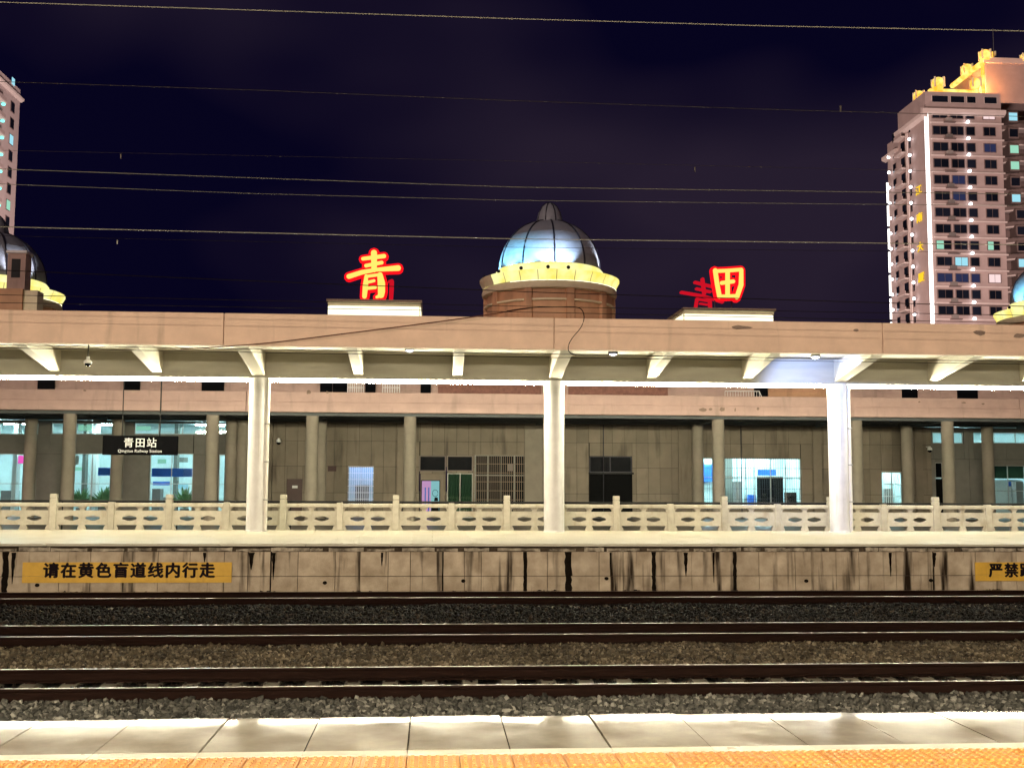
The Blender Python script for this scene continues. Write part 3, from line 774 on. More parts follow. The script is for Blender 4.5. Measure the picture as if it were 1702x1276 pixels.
# cladding panels between the end halls, plain grey walling at the halls
xa_, xb_ = at(412, 760, WY).x, at(1548, 760, WY).x
zrow = [0.0, 1.15, at(600, 775, WY).z, at(600, 733, WY).z, WZ1]
x = xa_
pwid = 0.575
while x < xb_ - 0.2:
    x2 = min(x + pwid, xb_)
    for z0, z1 in zip(zrow[:-1], zrow[1:]):
        for c in cells(x, x2, z0, z1, 0):
            sp(bx(c[0] + 0.007, c[1] - 0.007, WY - 0.012, WY + 0.026, c[2] + 0.007, c[3] - 0.007), 'wall_panel', M['clad'])
    x = x2
for xs, xe in ((WX0, xa_), (xb_, WX1)):
    x = xs
    while x < xe - 0.1:
        x2 = min(x + 1.9, xe)
        for z0, z1 in ((0, 2.9), (2.9, WZ1)):
            for c in cells(x, x2, z0, z1, 0):
                sp(bx(c[0] + 0.006, c[1] - 0.006, WY - 0.01, WY + 0.026, c[2] + 0.006, c[3] - 0.006), 'wall_panel', M['greywall'])
        x = x2
# flat pilasters on the wall
for p0, p1, m in ((872, 902, 'colcol'), (1128, 1149, 'clad'), (660, 672, 'clad'), (1352, 1366, 'clad'), (1522, 1534, 'clad'), (446, 452, 'clad')):
    a = at(p0, 770, WY - 0.14).x; b_ = at(p1, 770, WY - 0.14).x
    sp(bx(a, b_, WY - 0.14, WY - 0.014, 0, WZ1), 'pilaster', M[m], bevel=0.01)

def window(x0, x1, z0, z1, vm=(), hm=(), pane='glass', fm='frame', name='window', y=WY + 0.10, fw=0.045):
    f = MB()
    f.box(x0, x0 + fw, y - 0.03, y + 0.03, z0, z1).box(x1 - fw, x1, y - 0.03, y + 0.03, z0, z1)
    f.box(x0 + fw, x1 - fw, y - 0.03, y + 0.03, z0, z0 + fw).box(x0 + fw, x1 - fw, y - 0.03, y + 0.03, z1 - fw, z1)
    vx = [x0 + fw] + [x0 + (x1 - x0) * v for v in vm] + [x1 - fw]
    hz = [z0 + fw] + [z0 + (z1 - z0) * v for v in hm] + [z1 - fw]
    for v in vx[1:-1]: f.box(v - fw * 0.4, v + fw * 0.4, y - 0.025, y + 0.025, z0 + fw, z1 - fw)
    for h_ in hz[1:-1]: f.box(x0 + fw, x1 - fw, y - 0.021, y + 0.021, h_ - fw * 0.4, h_ + fw * 0.4)
    w_ = sp(f, name, M[fm])
    for a, b_ in zip(vx[:-1], vx[1:]):
        for c, d in zip(hz[:-1], hz[1:]):
            link('pane', bx(a, b_, y - 0.004, y + 0.004, c, d).mesh('pane', M[pane]), w_)
    return w_

def bars(x0, x1, z0, z1, n, hn, m, y=WY + 0.02, t=0.011):
    b = MB()
    for i in range(1, n): 
        xx = x0 + (x1 - x0) * i / n; b.box(xx - t, xx + t, y - t, y + t, z0, z1)
    for i in range(hn + 1):
        zz = z0 + (z1 - z0) * i / hn; b.box(x0, x1, y - t * 1.3 - 0.006, y + t * 1.3 - 0.006, zz - t * 1.2, zz + t * 1.2)
    return sp(b, 'security_bars', m)

def room(x0, x1, y1, z1, lamp, wallm='room', n=2, z0=0.0):
    b = MB(); y0 = WY + 0.25
    b.box(x0, x1, y1, y1 + 0.1, z0, z1).box(x0 - 0.1, x0, y0, y1, z0, z1).box(x1, x1 + 0.1, y0, y1, z0, z1).box(x0, x1, y0, y1, z1, z1 + 0.1)
    r_ = sp(b, 'room_shell', M[wallm])
    for i in range(n):
        xx = x0 + (x1 - x0) * (i + 0.5) / n
        for yy in ((y0 + y1) / 2 - 1.2, (y0 + y1) / 2 + 1.0):
            link('ceiling_lamp', bx(xx - 0.7, xx + 0.7, yy - 0.12, yy + 0.12, z1 - 0.08, z1 - 0.03).mesh('ceiling_lamp', M[lamp]), r_)
    return r_

for x0, x1, z0, z1, k in OPR:
    w = x1 - x0
    if k in ('hall', 'hall2'):
        if z0 > 3: window(x0, x1, z0, z1, [i / max(2, round(w / 1.0)) for i in range(1, max(2, round(w / 1.0)))])
        else: window(x0, x1, z0, z1, (0.5,) if w < 3 else (0.25, 0.5, 0.75), (0.52,), name='glazed_door', pane='glass')
    elif k == 'browndoor':
        d = sp(bx(x0, x1, WY + 0.04, WY + 0.09, 0, z1), 'door', M['brown'])
        link('door_sign', bx(x0 + 0.25, x0 + 0.5, WY + 0.032, WY + 0.039, z1 - 0.42, z1 - 0.30).mesh('door_sign', M['white']), d)
    elif k == 'bluewin':
        window(x0, x1, z0, z1, (0.5,), (0.50,)); bars(x0, x1, z0, z1, 12, 6, M['white'])
    elif k == 'darkpane': window(x0, x1, z0, z1, (), (), 'darkglass', 'ac')
    elif k == 'entry':
        d = sp(bx(x0 + 0.05, x1 - 0.02, WY + 0.06, WY + 0.12, 0, z1), 'door', M['clad'])
        a, b_, c, e = rect(701, 730, 799, 868, WY); c = 0.15
        link('door_frame', bx(a - 0.04, b_ + 0.04, WY + 0.045, WY + 0.058, c, e + 0.04).mesh('door_frame', M['black']), d)
        xm = a + (b_ - a) * 0.52
        link('door_pane', bx(a, xm, WY + 0.034, WY + 0.042, c, e).mesh('door_pane', M['screen']), d)
        link('door_pane', bx(xm, b_, WY + 0.034, WY + 0.042, c, e).mesh('door_pane', M['screen2']), d)
        link('dark_silhouette', MB().frustum(0.0, 0, 0, 0.62, 0.20, 0.02, 0.16, 0.02).frustum(0.05, 0, 0.63, 0.80, 0.10, 0.02, 0.07, 0.02).mesh('dark_silhouette', M['darkframe']), d, (xm + 0.20, WY + 0.030, c), None, (1, 0.05, 1))  # flat dark cut-out added for an unidentified silhouette in the doorway
        link('silhouette_loop', MB().tube([(0.13 * math.cos(k * 0.5), 0, 0.16 * math.sin(k * 0.5)) for k in range(13)], 0.012, 6).mesh('silhouette_loop', M['darkframe']), d, (xm + 0.20, WY + 0.028, c + 1.0))
        for q in (0.16, 0.36): link('poster_bar', bx(a + (b_ - a) * q, a + (b_ - a) * (q + 0.07), WY + 0.028, WY + 0.033, c, e - 0.3).mesh('poster_bar', M['blue']), d)
    elif k == 'curtain':
        wv = MB(); n = 36
        poly = [(x0 + w * i / n, WY + 0.16 + 0.02 * math.sin(i * 1.7)) for i in range(n + 1)]
        poly = poly + [(p[0], p[1] + 0.02) for p in poly[::-1]]
        wv.prism(poly, 'z', 0, z1)
        window(x0, x1, 0.0, z1, (0.5,), (), name='sliding_door'); sp(wv, 'curtain', M['curtain'])
    elif k == 'grille':
        window(x0, x1, z0, z1, (0.25, 0.5, 0.75), (0.62,), 'darkglass'); bars(x0, x1, z0, z1, 26, 6, M['grille'])
        sp(bx(x0 + w * 0.62, x0 + w * 0.72, WY - 0.02, WY - 0.005, z0 + (z1 - z0) * 0.70, z0 + (z1 - z0) * 0.84), 'notice_board', M['ac'])
    elif k == 'darkdoor':
        d = sp(bx(x0, x1, WY + 0.05, WY + 0.10, 0, z1 - 0.80), 'shutter_door', M['darkframe'])
        link('door_hood', bx(x0 - 0.06, x1 + 0.06, WY - 0.10, WY + 0.045, z1 - 0.86, z1 - 0.78).mesh('door_hood', M['black']), d)
        window(x0, x1, z1 - 0.78, z1, (0.49,), (), 'darkglass', 'rib')
    elif k == 'bigwin':
        window(x0, x1, z0, z1, (0.13, 0.24, 0.37, 0.455, 0.54, 0.70, 0.85), (0.62,)); bars(x0, x1, z0, z1, 44, 5, M['rib'], t=0.006)
    elif k == 'whitewin':
        window(x0, x1, z0, z1, (0.5,), (0.66,)); bars(x0, x1, z0, z1, 10, 3, M['white'])
    elif k == 'sidedoor':
        sp(bx(x0, x1, WY + 0.05, WY + 0.10, 0, z1 - 0.8), 'door', M['darkframe']); window(x0, x1, z1 - 0.78, z1, (), (), 'darkglass')
# lit rooms behind the openings
room(-33, xa_ - 0.4, 61, 4.6, 'tube', n=5)
room(xb_ - 0.2, 45, 61, 4.6, 'tube', n=4)
a, b_ = at(1150, 800, WY).x, at(1350, 800, WY).x
room(a, b_, 57.5, 3.6, 'tube', n=2)
a, b_ = at(566, 800, WY).x, at(634, 800, WY).x
room(a, b_, 56.0, 3.2, 'tubeblue', n=1)
a, b_ = at(1456, 800, WY).x, at(1512, 800, WY).x
room(a, b_, 56.0, 3.2, 'tube', n=1)
# furnishings seen through the glass
def board(name, p0, p1, q0, q1, Y, m, label, cat, thick=0.08):
    x0, x1, z0, z1 = rect(p0, p1, q0, q1, Y)
    o = bx(-(x1 - x0) / 2, (x1 - x0) / 2, 0, thick, 0, z1 - z0).build(name, M[m]); o.location = ((x0 + x1) / 2, Y, z0)
    return tag(o, label, cat)
board('blue_banner', 252, 319, 778, 792, 55.5, 'blue', 'blue banner over the lit glass doors below the hanging sign', 'banner')
board('blue_banner', 163, 184, 777, 790, 55.5, 'blue', 'short blue banner behind the second glass door from left', 'banner')
board('blue_notice', 1260, 1290, 780, 790, 55.5, 'blue', 'small blue notice inside the large barred window', 'notice')
board('pink_sign', 30, 40, 757, 770, 54.2, 'pinksign', 'small glowing pink sign inside the leftmost lit window', 'sign')
board('ticket_machine', 1655, 1700, 797, 864, 56.0, 'white', 'white ticket machine behind the glass of the right hall', 'machine', 0.6)
board('machine_screen', 1676, 1692, 800, 808, 55.9, 'blue', 'small blue display above the white ticket machine', 'display', 0.05)
board('service_cabinet', 1263, 1302, 792, 858, 55.0, 'darkframe', 'dark cabinet standing inside the large barred window', 'cabinet', 0.5)
board('office_chair_back', 1308, 1324, 818, 858, 54.4, 'darkframe', 'dark low cabinet at the right end of the barred window', 'cabinet', 0.4)
board('green_screen_wall', 1650, 1730, 774, 795, 54.6, 'curtain', 'dark green panel above the ticket machine', 'panel')
for p, lab in ((133, 'leafy potted plant behind the second glass door, at its left pane'), (172, 'leafy potted plant behind the second glass door, at its right pane'), (306, 'leafy potted plant behind the glass door below the sign')):
    c = at(p, 862, 54.6)
    t = empty('potted_plant', (c.x, 54.6, 0), lab, 'plant', 'plants in the hall')
    MB().lathe([(0.001, 0), (0.16, 0), (0.22, 0.38), (0.19, 0.38)], seg=14).build('pot', M['ac'], t, smooth=True)
    b = MB()
    for i in range(110):
        a = random.uniform(0, 6.28); el = random.uniform(0.3, 1.4); L0 = random.uniform(0.5, 1.25)
        d = Vector((math.cos(a) * math.cos(el), math.sin(a) * math.cos(el), math.sin(el)))
        s_ = Vector((-math.sin(a), math.cos(a), 0)) * 0.075
        p0 = Vector((0, 0, 0.38)); p1 = p0 + d * L0 * 0.6; p2 = p0 + d * L0 - Vector((0, 0, 0.12 * L0))
        n = len(b.v); b.v += [tuple(p0), tuple(p1 + s_), tuple(p2), tuple(p1 - s_)]; b.f.append((n, n + 1, n + 2, n + 3))
    b.build('foliage', M['leaf'], t)
# wall cameras and plaque
for p, q, lab in ((463, 735, 'wall camera beside the left canopy column'), (1546, 748, 'wall camera near the right hall')):
    c = at(p, q, WY - 0.35)
    t = empty('wall_camera', (c.x, WY - 0.014, c.z), lab, 'camera', 'wall cameras')
    bx(-0.05, 0.05, -0.30, 0.0, 0.14, 0.20).build('arm', M['white'], t)
    MB().lathe([(0.001, 0.15), (0.10, 0.13), (0.12, 0.02), (0.11, 0)], 0, -0.30, 14).build('housing', M['white'], t, smooth=True)
    MB().ball((0, -0.30, -0.01), 0.10, 12, 6).build('lens_dome', M['darkglass'], t, smooth=True)
x0, x1, z0, z1 = rect(545, 559, 774, 783, WY - 0.05)
o = bx(x0, x1, WY - 0.05, WY - 0.014, z0, z1).build('wall_plaque', M['brown']); tag(o, 'small brown plaque on the clad wall left of the blue window', 'plaque')

for p in (669, 877, 1232, 1530, 447, 1003):
    a = at(p, 760, WY - 0.05)
    sp(MB().tube([(a.x, WY - 0.05, 0.0), (a.x, WY - 0.05, 4.44)], 0.022, 6), 'wall_conduit', M['rib'])
def inner(p0, p1, q0, q1, Y, m, name, d=0.1):
    x0, x1, z0, z1 = rect(p0, p1, q0, q1, Y); return sp(bx(x0, x1, Y, Y + d, max(0, z0), z1), name, M[m])
for a in ((-20, -8, 700, 868, 57.0, 'greywall', 'hall_pillar', 0.5), (20, 27, 700, 868, 56.0, 'white', 'hall_pillar', 0.5), (136, 141, 700, 868, 58.0, 'greywall', 'hall_pillar', 0.5),
          (150, 160, 700, 868, 57.0, 'white', 'hall_pillar', 0.5), (288, 294, 700, 868, 58.0, 'greywall', 'hall_pillar', 0.5), (120, 131, 757, 772, 54.0, 'white', 'hall_notice', 0.03), (125, 140, 776, 782, 58.5, 'win_green', 'hall_screen', 0.05),
          (254, 282, 800, 806, 58.5, 'blue', 'hall_notice', 0.05), (287, 312, 803, 812, 58.4, 'win_cyan', 'hall_screen', 0.05), (252, 266, 812, 868, 56.5, 'ac', 'service_counter', 0.6), (268, 286, 826, 868, 57.5, 'ac', 'service_counter', 0.6),
          (0, 24, 815, 868, 57.0, 'ac', 'service_counter', 0.6), (155, 182, 822, 868, 57.5, 'ac', 'service_counter', 0.6), (262, 276, 763, 770, 59.5, 'win_green', 'hall_screen', 0.05), (292, 312, 760, 768, 59.5, 'greywall', 'hall_notice', 0.05),
          (226, 250, 708, 715, 58, 'win_green', 'hall_screen', 0.05), (130, 160, 706, 716, 58, 'win_green', 'hall_screen', 0.05),
          (1206, 1218, 762, 868, 57.0, 'greywall', 'room_partition', 0.1), (1168, 1184, 772, 800, 57.2, 'blue', 'room_notice', 0.05), (1222, 1234, 800, 868, 56.0, 'ac', 'filing_cabinet', 0.5), (1246, 1257, 822, 868, 54.8, 'blue', 'office_chair', 0.4),
          (1640, 1648, 720, 868, 57, 'white', 'hall_pillar', 0.5), (1690, 1702, 800, 868, 55.2, 'ac', 'service_counter', 0.5), (1474, 1484, 812, 868, 55, 'ac', 'filing_cabinet', 0.4), (590, 612, 806, 868, 54.6, 'ac', 'filing_cabinet', 0.4)):
    inner(*a)
# upper storey set back on the roof, and what stands on the terrace
sp(bx(-33, 45, 52.0, 66, 4.96, 9.05), 'upper_storey', M['pink2'])
def terr(p0, p1, q0, q1, m, name, Y=51.9, d=0.1):
    x0, x1, z0, z1 = rect(p0, p1, q0, q1, Y); return sp(bx(x0, x1, Y, Y + d, z0, z1), name, M[m])
for p0, p1, m in ((532, 552, 'darkglass'), (553, 577, 'darkglass'), (607, 624, 'darkglass'), (699, 716, 'darkglass'), (62, 90, 'darkglass'), (205, 232, 'darkglass'), (335, 372, 'darkglass'),
                  (1254, 1276, 'darkglass'), (1500, 1525, 'darkglass'), (1592, 1625, 'darkglass'), (728, 900, 'brick'), (945, 1110, 'brick')):
    terr(p0, p1, 625, 668, m, 'upper_window' if m == 'darkglass' else 'brick_or_glow_infill')
terr(1277, 1372, 625, 668, 'terra', 'brick_or_glow_infill', d=0.09)  # warm orange light on this stretch of wall put in as terracotta colour
def grid_frame(p0, p1, Y=51.0):
    x0, x1, z0, z1 = rect(p0, p1, 634, 664, Y); b = MB()
    n = 7
    for i in range(n + 1):
        xx = x0 + (x1 - x0) * i / n; b.box(xx - 0.02, xx + 0.02, Y - 0.02, Y + 0.02, z0 - 0.3, z1)
    for i in range(4):
        zz = z0 + (z1 - z0) * i / 3; b.box(x0, x1, Y - 0.045, Y - 0.022, zz - 0.02, zz + 0.02)
    return sp(b, 'window_cage', M['white'])
grid_frame(578, 604); grid_frame(636, 664)
c0 = at(1205, 650, 50.5); c1 = at(1262, 650, 50.5); c2 = at(1270, 662, 50.5)
t = empty('terrace_railing', (c0.x, 50.5, 4.96), 'short white railing on the roof terrace right of the middle column', 'railing')
MB().tube([(0, 0, c0.z - 4.96), (c1.x - c0.x, 0, c1.z - 4.96), (c2.x - c0.x, 0, c2.z - 4.96 - 0.2)], 0.025, 6).build('top_rail', M['white'], t)
for i in range(14):
    xx = (c1.x - c0.x) * i / 13; MB().tube([(xx, 0, 0), (xx, 0, c0.z - 4.97)], 0.012, 6).build('baluster', M['white'], t)

# ================================================================== ROOF SIGN LETTERS
def strokes(lst, Y, scale_px=1.0, extra=0.0, depth=0.12, y_off=0.0):
    """brush strokes given as photo points and widths -> solid bars at distance Y"""
    b = MB(); k = Y / FPX
    for si, (pts, wd) in enumerate(lst):
        P = [at(p[0], p[1], Y) for p in pts]
        wd = wd if isinstance(wd, (list, tuple)) else [wd] * len(P)
        left, right = [], []
        for i, p in enumerate(P):
            t = (P[min(i + 1, len(P) - 1)] - P[max(i - 1, 0)]); t.y = 0; t.normalize()
            nrm = Vector((-t.z, 0, t.x)); r = (wd[i] / 2 + extra) * k
            left.append(p + nrm * r); right.append(p - nrm * r)
        def cap(p, t, r, s):
            t = t.copy(); t.y = 0; t.normalize(); n_ = Vector((-t.z, 0, t.x))
            return [p + (t * math.sin(a) + n_ * math.cos(a) * s) * r for a in (0.4, 0.9, 1.57, 2.24, 2.74)]
        tE = P[-1] - P[-2]; tS = P[0] - P[1]
        poly = left + cap(P[-1], tE, (wd[-1] / 2 + extra) * k, 1) + right[::-1] + cap(P[0], tS, (wd[0] / 2 + extra) * k, 1)
        yo = Y + y_off - 0.004 * si
        b.prism([(q.x, q.z) for q in poly], 'y', yo, yo + depth)
    return b
def zq(pts, ox, oy, s): return [(ox + p[0] / s, oy + p[1] / s) for p in pts]
S8 = 8.957
qing = [(zq([(820, 270), (822, 520)], 530, 390, S8), [90 / S8, 80 / S8]), (zq([(655, 358), (970, 318)], 530, 390, S8), [52 / S8, 62 / S8]), (zq([(700, 462), (935, 415)], 530, 390, S8), [52 / S8, 54 / S8]),
        (zq([(445, 622), (640, 560), (850, 522), (1180, 497)], 530, 390, S8), [70 / S8, 66 / S8, 54 / S8, 84 / S8]),
        (zq([(705, 615), (694, 760), (678, 920)], 530, 390, S8), [50 / S8, 80 / S8, 66 / S8]), (zq([(705, 622), (900, 595)], 530, 390, S8), 44 / S8),
        (zq([(910, 600), (930, 720), (932, 850), (925, 900)], 530, 390, S8), [80 / S8, 110 / S8, 104 / S8, 92 / S8]), (zq([(930, 905), (860, 930)], 530, 390, S8), [60 / S8, 40 / S8]),
        (zq([(730, 708), (822, 686)], 530, 390, S8), 42 / S8), (zq([(730, 798), (840, 786)], 530, 390, S8), 46 / S8)]
S4 = 3.958
tian = [(zq([(550, 195), (562, 280), (578, 365)], 1050, 400, S4), [30 / S4, 30 / S4, 30 / S4]), (zq([(552, 200), (640, 196), (722, 190)], 1050, 400, S4), 24 / S4),
        (zq([(722, 192), (720, 290), (692, 372)], 1050, 400, S4), [26 / S4, 32 / S4, 30 / S4]), (zq([(578, 366), (690, 362)], 1050, 400, S4), 22 / S4),
        (zq([(631, 200), (631, 362)], 1050, 400, S4), 30 / S4), (zq([(592, 278), (668, 268)], 1050, 400, S4), 26 / S4)]
ghost = [(zq([(468, 252), (480, 345)], 1050, 400, S4), 22 / S4), (zq([(418, 272), (530, 300)], 1050, 400, S4), 18 / S4), (zq([(428, 314), (520, 335)], 1050, 400, S4), 16 / S4),
         (zq([(328, 338), (470, 362), (600, 402)], 1050, 400, S4), 18 / S4), (zq([(432, 382), (422, 445)], 1050, 400, S4), 20 / S4), (zq([(432, 382), (516, 396)], 1050, 400, S4), 14 / S4),
         (zq([(516, 396), (518, 448)], 1050, 400, S4), 22 / S4), (zq([(450, 412), (500, 420)], 1050, 400, S4), 10 / S4)]
ghost2 = [(zq([(1085, 690), (1080, 820), (1072, 975)], 530, 390, S8), [62 / S8, 66 / S8, 58 / S8]), (zq([(1030, 700), (1075, 680)], 530, 390, S8), 30 / S8)]
SY = 50.4
def letter(lst, name, label, Y):
    P = at(lst[0][0][0][0], lst[0][0][0][1], Y)
    t = empty(name, (P.x, Y, P.z - 3), label, 'sign letter', 'red rooftop letters')
    f = strokes(lst, Y, depth=0.05).build('letter_face', M['neon'], t); f.location = -t.location
    r_ = strokes(lst, Y, extra=4.2, depth=0.18, y_off=0.10).build('letter_halo', M['red'], t); r_.location = -t.location  # wider red backing puts the halo round the strokes into emission
    return t
tq = letter(qing, 'roof_letter', 'glowing red-haloed rooftop character with wide cross strokes, left of the dome', SY)
tt = letter(tian, 'roof_letter', 'glowing red-haloed rooftop character like a square window, right of the dome', SY)
for lst, lab, yy, tl in ((ghost, 'dim red rooftop character seen obliquely beside the square character', 52.0, tt), (ghost2, 'dim red upright stroke of a letter beside the left rooftop character', 52.0, tq)):
    P = at(*lst[0][0][0], yy)
    t = empty('back_letter', (P.x, yy, P.z - 2), lab, 'sign letter', 'dim red letters facing the street')
    f = strokes(lst, yy, depth=0.2).build('letter_body', M['reddim'], t); f.location = -t.location
# lamps of the red letters
for p, q in ((622, 462), (1212, 472)):
    c = at(p, q, SY + 0.9); d = bpy.data.lights.new('letter_glow', 'POINT'); d.energy = 30; d.color = (1, 0.02, 0.02); d.shadow_soft_size = 0.3
    o = bpy.data.objects.new('letter_glow', d); COL.objects.link(o); o.location = c
# boxes that carry the letters; LED wash put into emissive faces
for (p0, p1, q0, q1), lab in (((545, 699, 503, 545), 'white glowing box with dark cap under the left rooftop character'), ((1136, 1286, 517, 556), 'white glowing box with dark cap under the right rooftop character')):
    x0, x1, z0, z1 = rect(p0, p1, q0, q1, SY - 0.6)
    t = empty('sign_box', ((x0 + x1) / 2, SY + 1.0, z0), lab, 'sign base', 'lit bases of the rooftop letters')
    hw = (x1 - x0) / 2; h = z1 - z0
    bx(-hw + 0.05, hw - 0.05, -1.55, 2.2, -0.6, h - 0.03).build('body', M['cream'], t)
    bx(-hw + 0.06, hw - 0.06, -1.60, -1.555, -0.3, h - 0.16).build('lit_face', M['boxlit'], t)
    MB().prism([(-1.62, h - 0.14), (-1.66, h - 0.05), (-1.74, h), (2.3, h), (2.3, h - 0.14)], 'x', -hw, hw).build('moulding', M['cream'], t)
    bx(-hw - 0.06, hw + 0.06, -1.80, 2.4, h + 0.002, h + 0.11).build('cap', M['patch'], t)
    for s in (-1, 1): bx(s * hw - 0.012, s * hw + 0.012, -1.5, 2.2, -0.3, h - 0.16).build('lit_side', M['boxlit'], t)
    # frame that holds the letter
    MB().tube([(-0.3, -0.3, h + 0.1), (-0.3, -0.3, h + 1.6)], 0.03, 6).tube([(0.5, -0.3, h + 0.1), (0.5, -0.3, h + 1.6)], 0.03, 6).build('letter_stand', M['rib'], t)

# ================================================================== DOME TOWERS
def dome_tower(px, py_band, Y, label, lit_from, blue, k=1.0):
    """px: axis, py_band: photo height of the cornice's widest edge at the axis side"""
    c = at(px, py_band, Y); zc = c.z            # height of the cornice's outer rim
    t = empty('dome_tower', (c.x, Y, 8.8), label, 'dome', 'domes on the station roof')
    zb = zc - 8.8
    # drum with piers
    MB().lathe([(0.001, -0.3), (3.20, -0.3), (3.20, zb - 0.40), (0.001, zb - 0.40)], seg=48).build('drum', M['terra'], t, smooth=True)
    pier = bx(-0.20, 0.20, -3.36, -3.10, -0.3, zb - 0.75).mesh('pier', M['terra'], bevel=0.02)
    for i in range(10): link('pier', pier, t, (0, 0, 0), (0, 0, R(36 * i + 12)))
    MB().lathe([(3.19, zb - 1.38), (3.34, zb - 1.36), (3.34, zb - 1.28), (3.19, zb - 1.26)], seg=48).build('string_course', M['cream'], t, smooth=True)
    MB().lathe([(3.19, zb - 0.80), (3.42, zb - 0.76), (3.46, zb - 0.60), (3.40, zb - 0.42), (3.19, zb - 0.41)], seg=48).build('lower_moulding', M['cream'], t, smooth=True)
    # cornice: curved panels, each emissive or plain cream
    n = 24
    prof = [(3.40, zb - 0.405), (3.42, zb - 0.28), (3.50, zb - 0.12), (3.57, zb), (3.57, zb + 0.09), (3.48, zb + 0.10)]
    for i in range(n):
        a0, a1 = 2 * math.pi * i / n + 0.004, 2 * math.pi * (i + 1) / n - 0.004
        deg = (math.degrees(a0) + 180 / n) % 360
        on = not (lit_from[0] <= deg <= lit_from[1])
        MB().lathe(prof, seg=4, a0=a0, a1=a1, closed=False).build('cornice_panel', M['gold'] if on else M['cream'], t, smooth=True)
    MB().lathe([(3.375, zb - 0.46), (3.415, zb - 0.41), (3.40, zb - 0.408)], seg=40, a0=R(230), a1=R(400), closed=False).build('lamp_tube', M['goldwhite'], t)
    MB().lathe([(3.50, zb + 0.085), (3.2, zb + 0.14), (2.5, zb + 0.15), (0.001, zb + 0.15)], seg=48).build('cornice_roof', M['cream'], t)
    MB().lathe([(2.78, zb + 0.152), (2.76, zb + 0.50), (2.66, zb + 0.62), (2.5, zb + 0.63)], seg=48).build('lit_ring', M['goldpale'], t, smooth=True)
    # dome in sheets between ribs
    z0 = zb + 0.635; Rd, Hd = 2.60, 2.62
    def dp(s): # dome profile, slightly pointed
        a = s * math.pi / 2; return (max(0.02, Rd * math.cos(a) ** 0.92), z0 + Hd * math.sin(a))
    nr = 10
    for i in range(nr):
        for ra, rb in ((0.0, 0.14), (0.14, 0.28), (0.28, 0.45), (0.45, 0.86)):
            pr = [dp(ra + (rb - ra) * q / 4 + (0.002 if q == 0 else 0)) for q in range(5)]
            MB().lathe(pr, seg=5, a0=2 * math.pi * (i + 0.5) / nr, a1=2 * math.pi * (i + 1.5) / nr, closed=False).build('dome_sheet', M['domemetal'], t, smooth=True)
    for i in range(nr):
        a = 2 * math.pi * (i + 0.5) / nr
        pts = []
        for q in range(13):
            r_, z_ = dp(0.86 * q / 12); pts.append(((r_ + 0.01) * math.cos(a), (r_ + 0.01) * math.sin(a), z_))
        MB().tube(pts, 0.045, 6).build('rib', M['rib'], t, smooth=True)
    zl = dp(0.86)[1]
    lant = [(0.66, zl - 0.02), (0.66, zl + 0.10), (0.56, zl + 0.5), (0.40, zl + 0.80), (0.20, zl + 0.98), (0.03, zl + 1.04)]
    MB().lathe(lant, seg=20).build('lantern', M['domemetal'], t, smooth=True)
    for i in range(8):
        a = 2 * math.pi * (i + 0.5) / 8
        MB().tube([((r_ + 0.012) * math.cos(a), (r_ + 0.012) * math.sin(a), z_) for r_, z_ in lant], 0.03, 6).build('lantern_rib', M['rib'], t)
    # little floodlights standing on the cornice
    for deg in blue:
        a = R(deg)
        p = (3.36 * math.cos(a), 3.36 * math.sin(a), zb + 0.12)
        MB().ball((p[0], p[1], p[2] + 0.10), 0.09, 10, 6).tube([(p[0], p[1], p[2]), (p[0], p[1], p[2] + 0.05)], 0.03, 6).build('floodlight', M['black'], t, smooth=True)
        wpos = Vector((c.x + 3.62 * math.cos(a), Y + 3.62 * math.sin(a), 8.8 + zb + 0.52))
        tgt = Vector((c.x + 2.4 * math.cos(a), Y + 2.4 * math.sin(a), 8.8 + zb + 1.30))
        spot('dome_floodlight', wpos, tgt, 520 * (1.0 if deg < 300 else 1.6), (0.24, 0.72, 1.0) if deg < 250 else ((0.55, 0.75, 1.0) if deg < 285 else (0.9, 0.9, 1.0)), 72, 0.10)
    return t
dome_tower(913, 472, 56.0, 'central silver dome glowing blue above a yellow-lit cornice', (172, 212), (188, 216, 240, 263, 280, 352))
dome_tower(-14, 489, 59.0, 'silver dome partly hidden by the pink roof pillar at the left edge', (400, 401), (250, 320))
dome_tower(1757, 521, 64.5, 'pale blue dome cut off by the right edge of the view', (400, 401), (190, 215, 250))
# pink pillar with a dark niche before the left dome
x0, x1, z0, z1 = rect(11, 41, 416, 480, 53.5)
t = empty('roof_pillar', ((x0 + x1) / 2, 53.9, 9.0), 'slim pink roof pillar with a dark niche before the left dome', 'pillar')
w = x1 - x0; b = MB(); zz = z0 - 9.0; zt = z1 - 9.0
b.box(-w / 2, w / 2, -0.32, 0.45, zz, zt - 0.12); b.build('shaft', M['pink2'], t)
bx(-w * 0.27, w * 0.22, -0.335, -0.318, zz + 0.55, zt - 0.40).build('niche', M['darkglass'], t)
bx(-w / 2 - 0.06, w / 2 + 0.06, -0.40, 0.52, zt - 0.118, zt).build('cap', M['white'], t)
bx(-0.95, w / 2 - 0.02, -0.50, 0.5, -0.1, zz - 0.002).build('base', M['terra'], t)
bx(w / 2 - 0.018, w / 2 + 0.62, -0.35, 0.5, -0.1, zz - 0.05).build('base_wing', M['cream'], t)

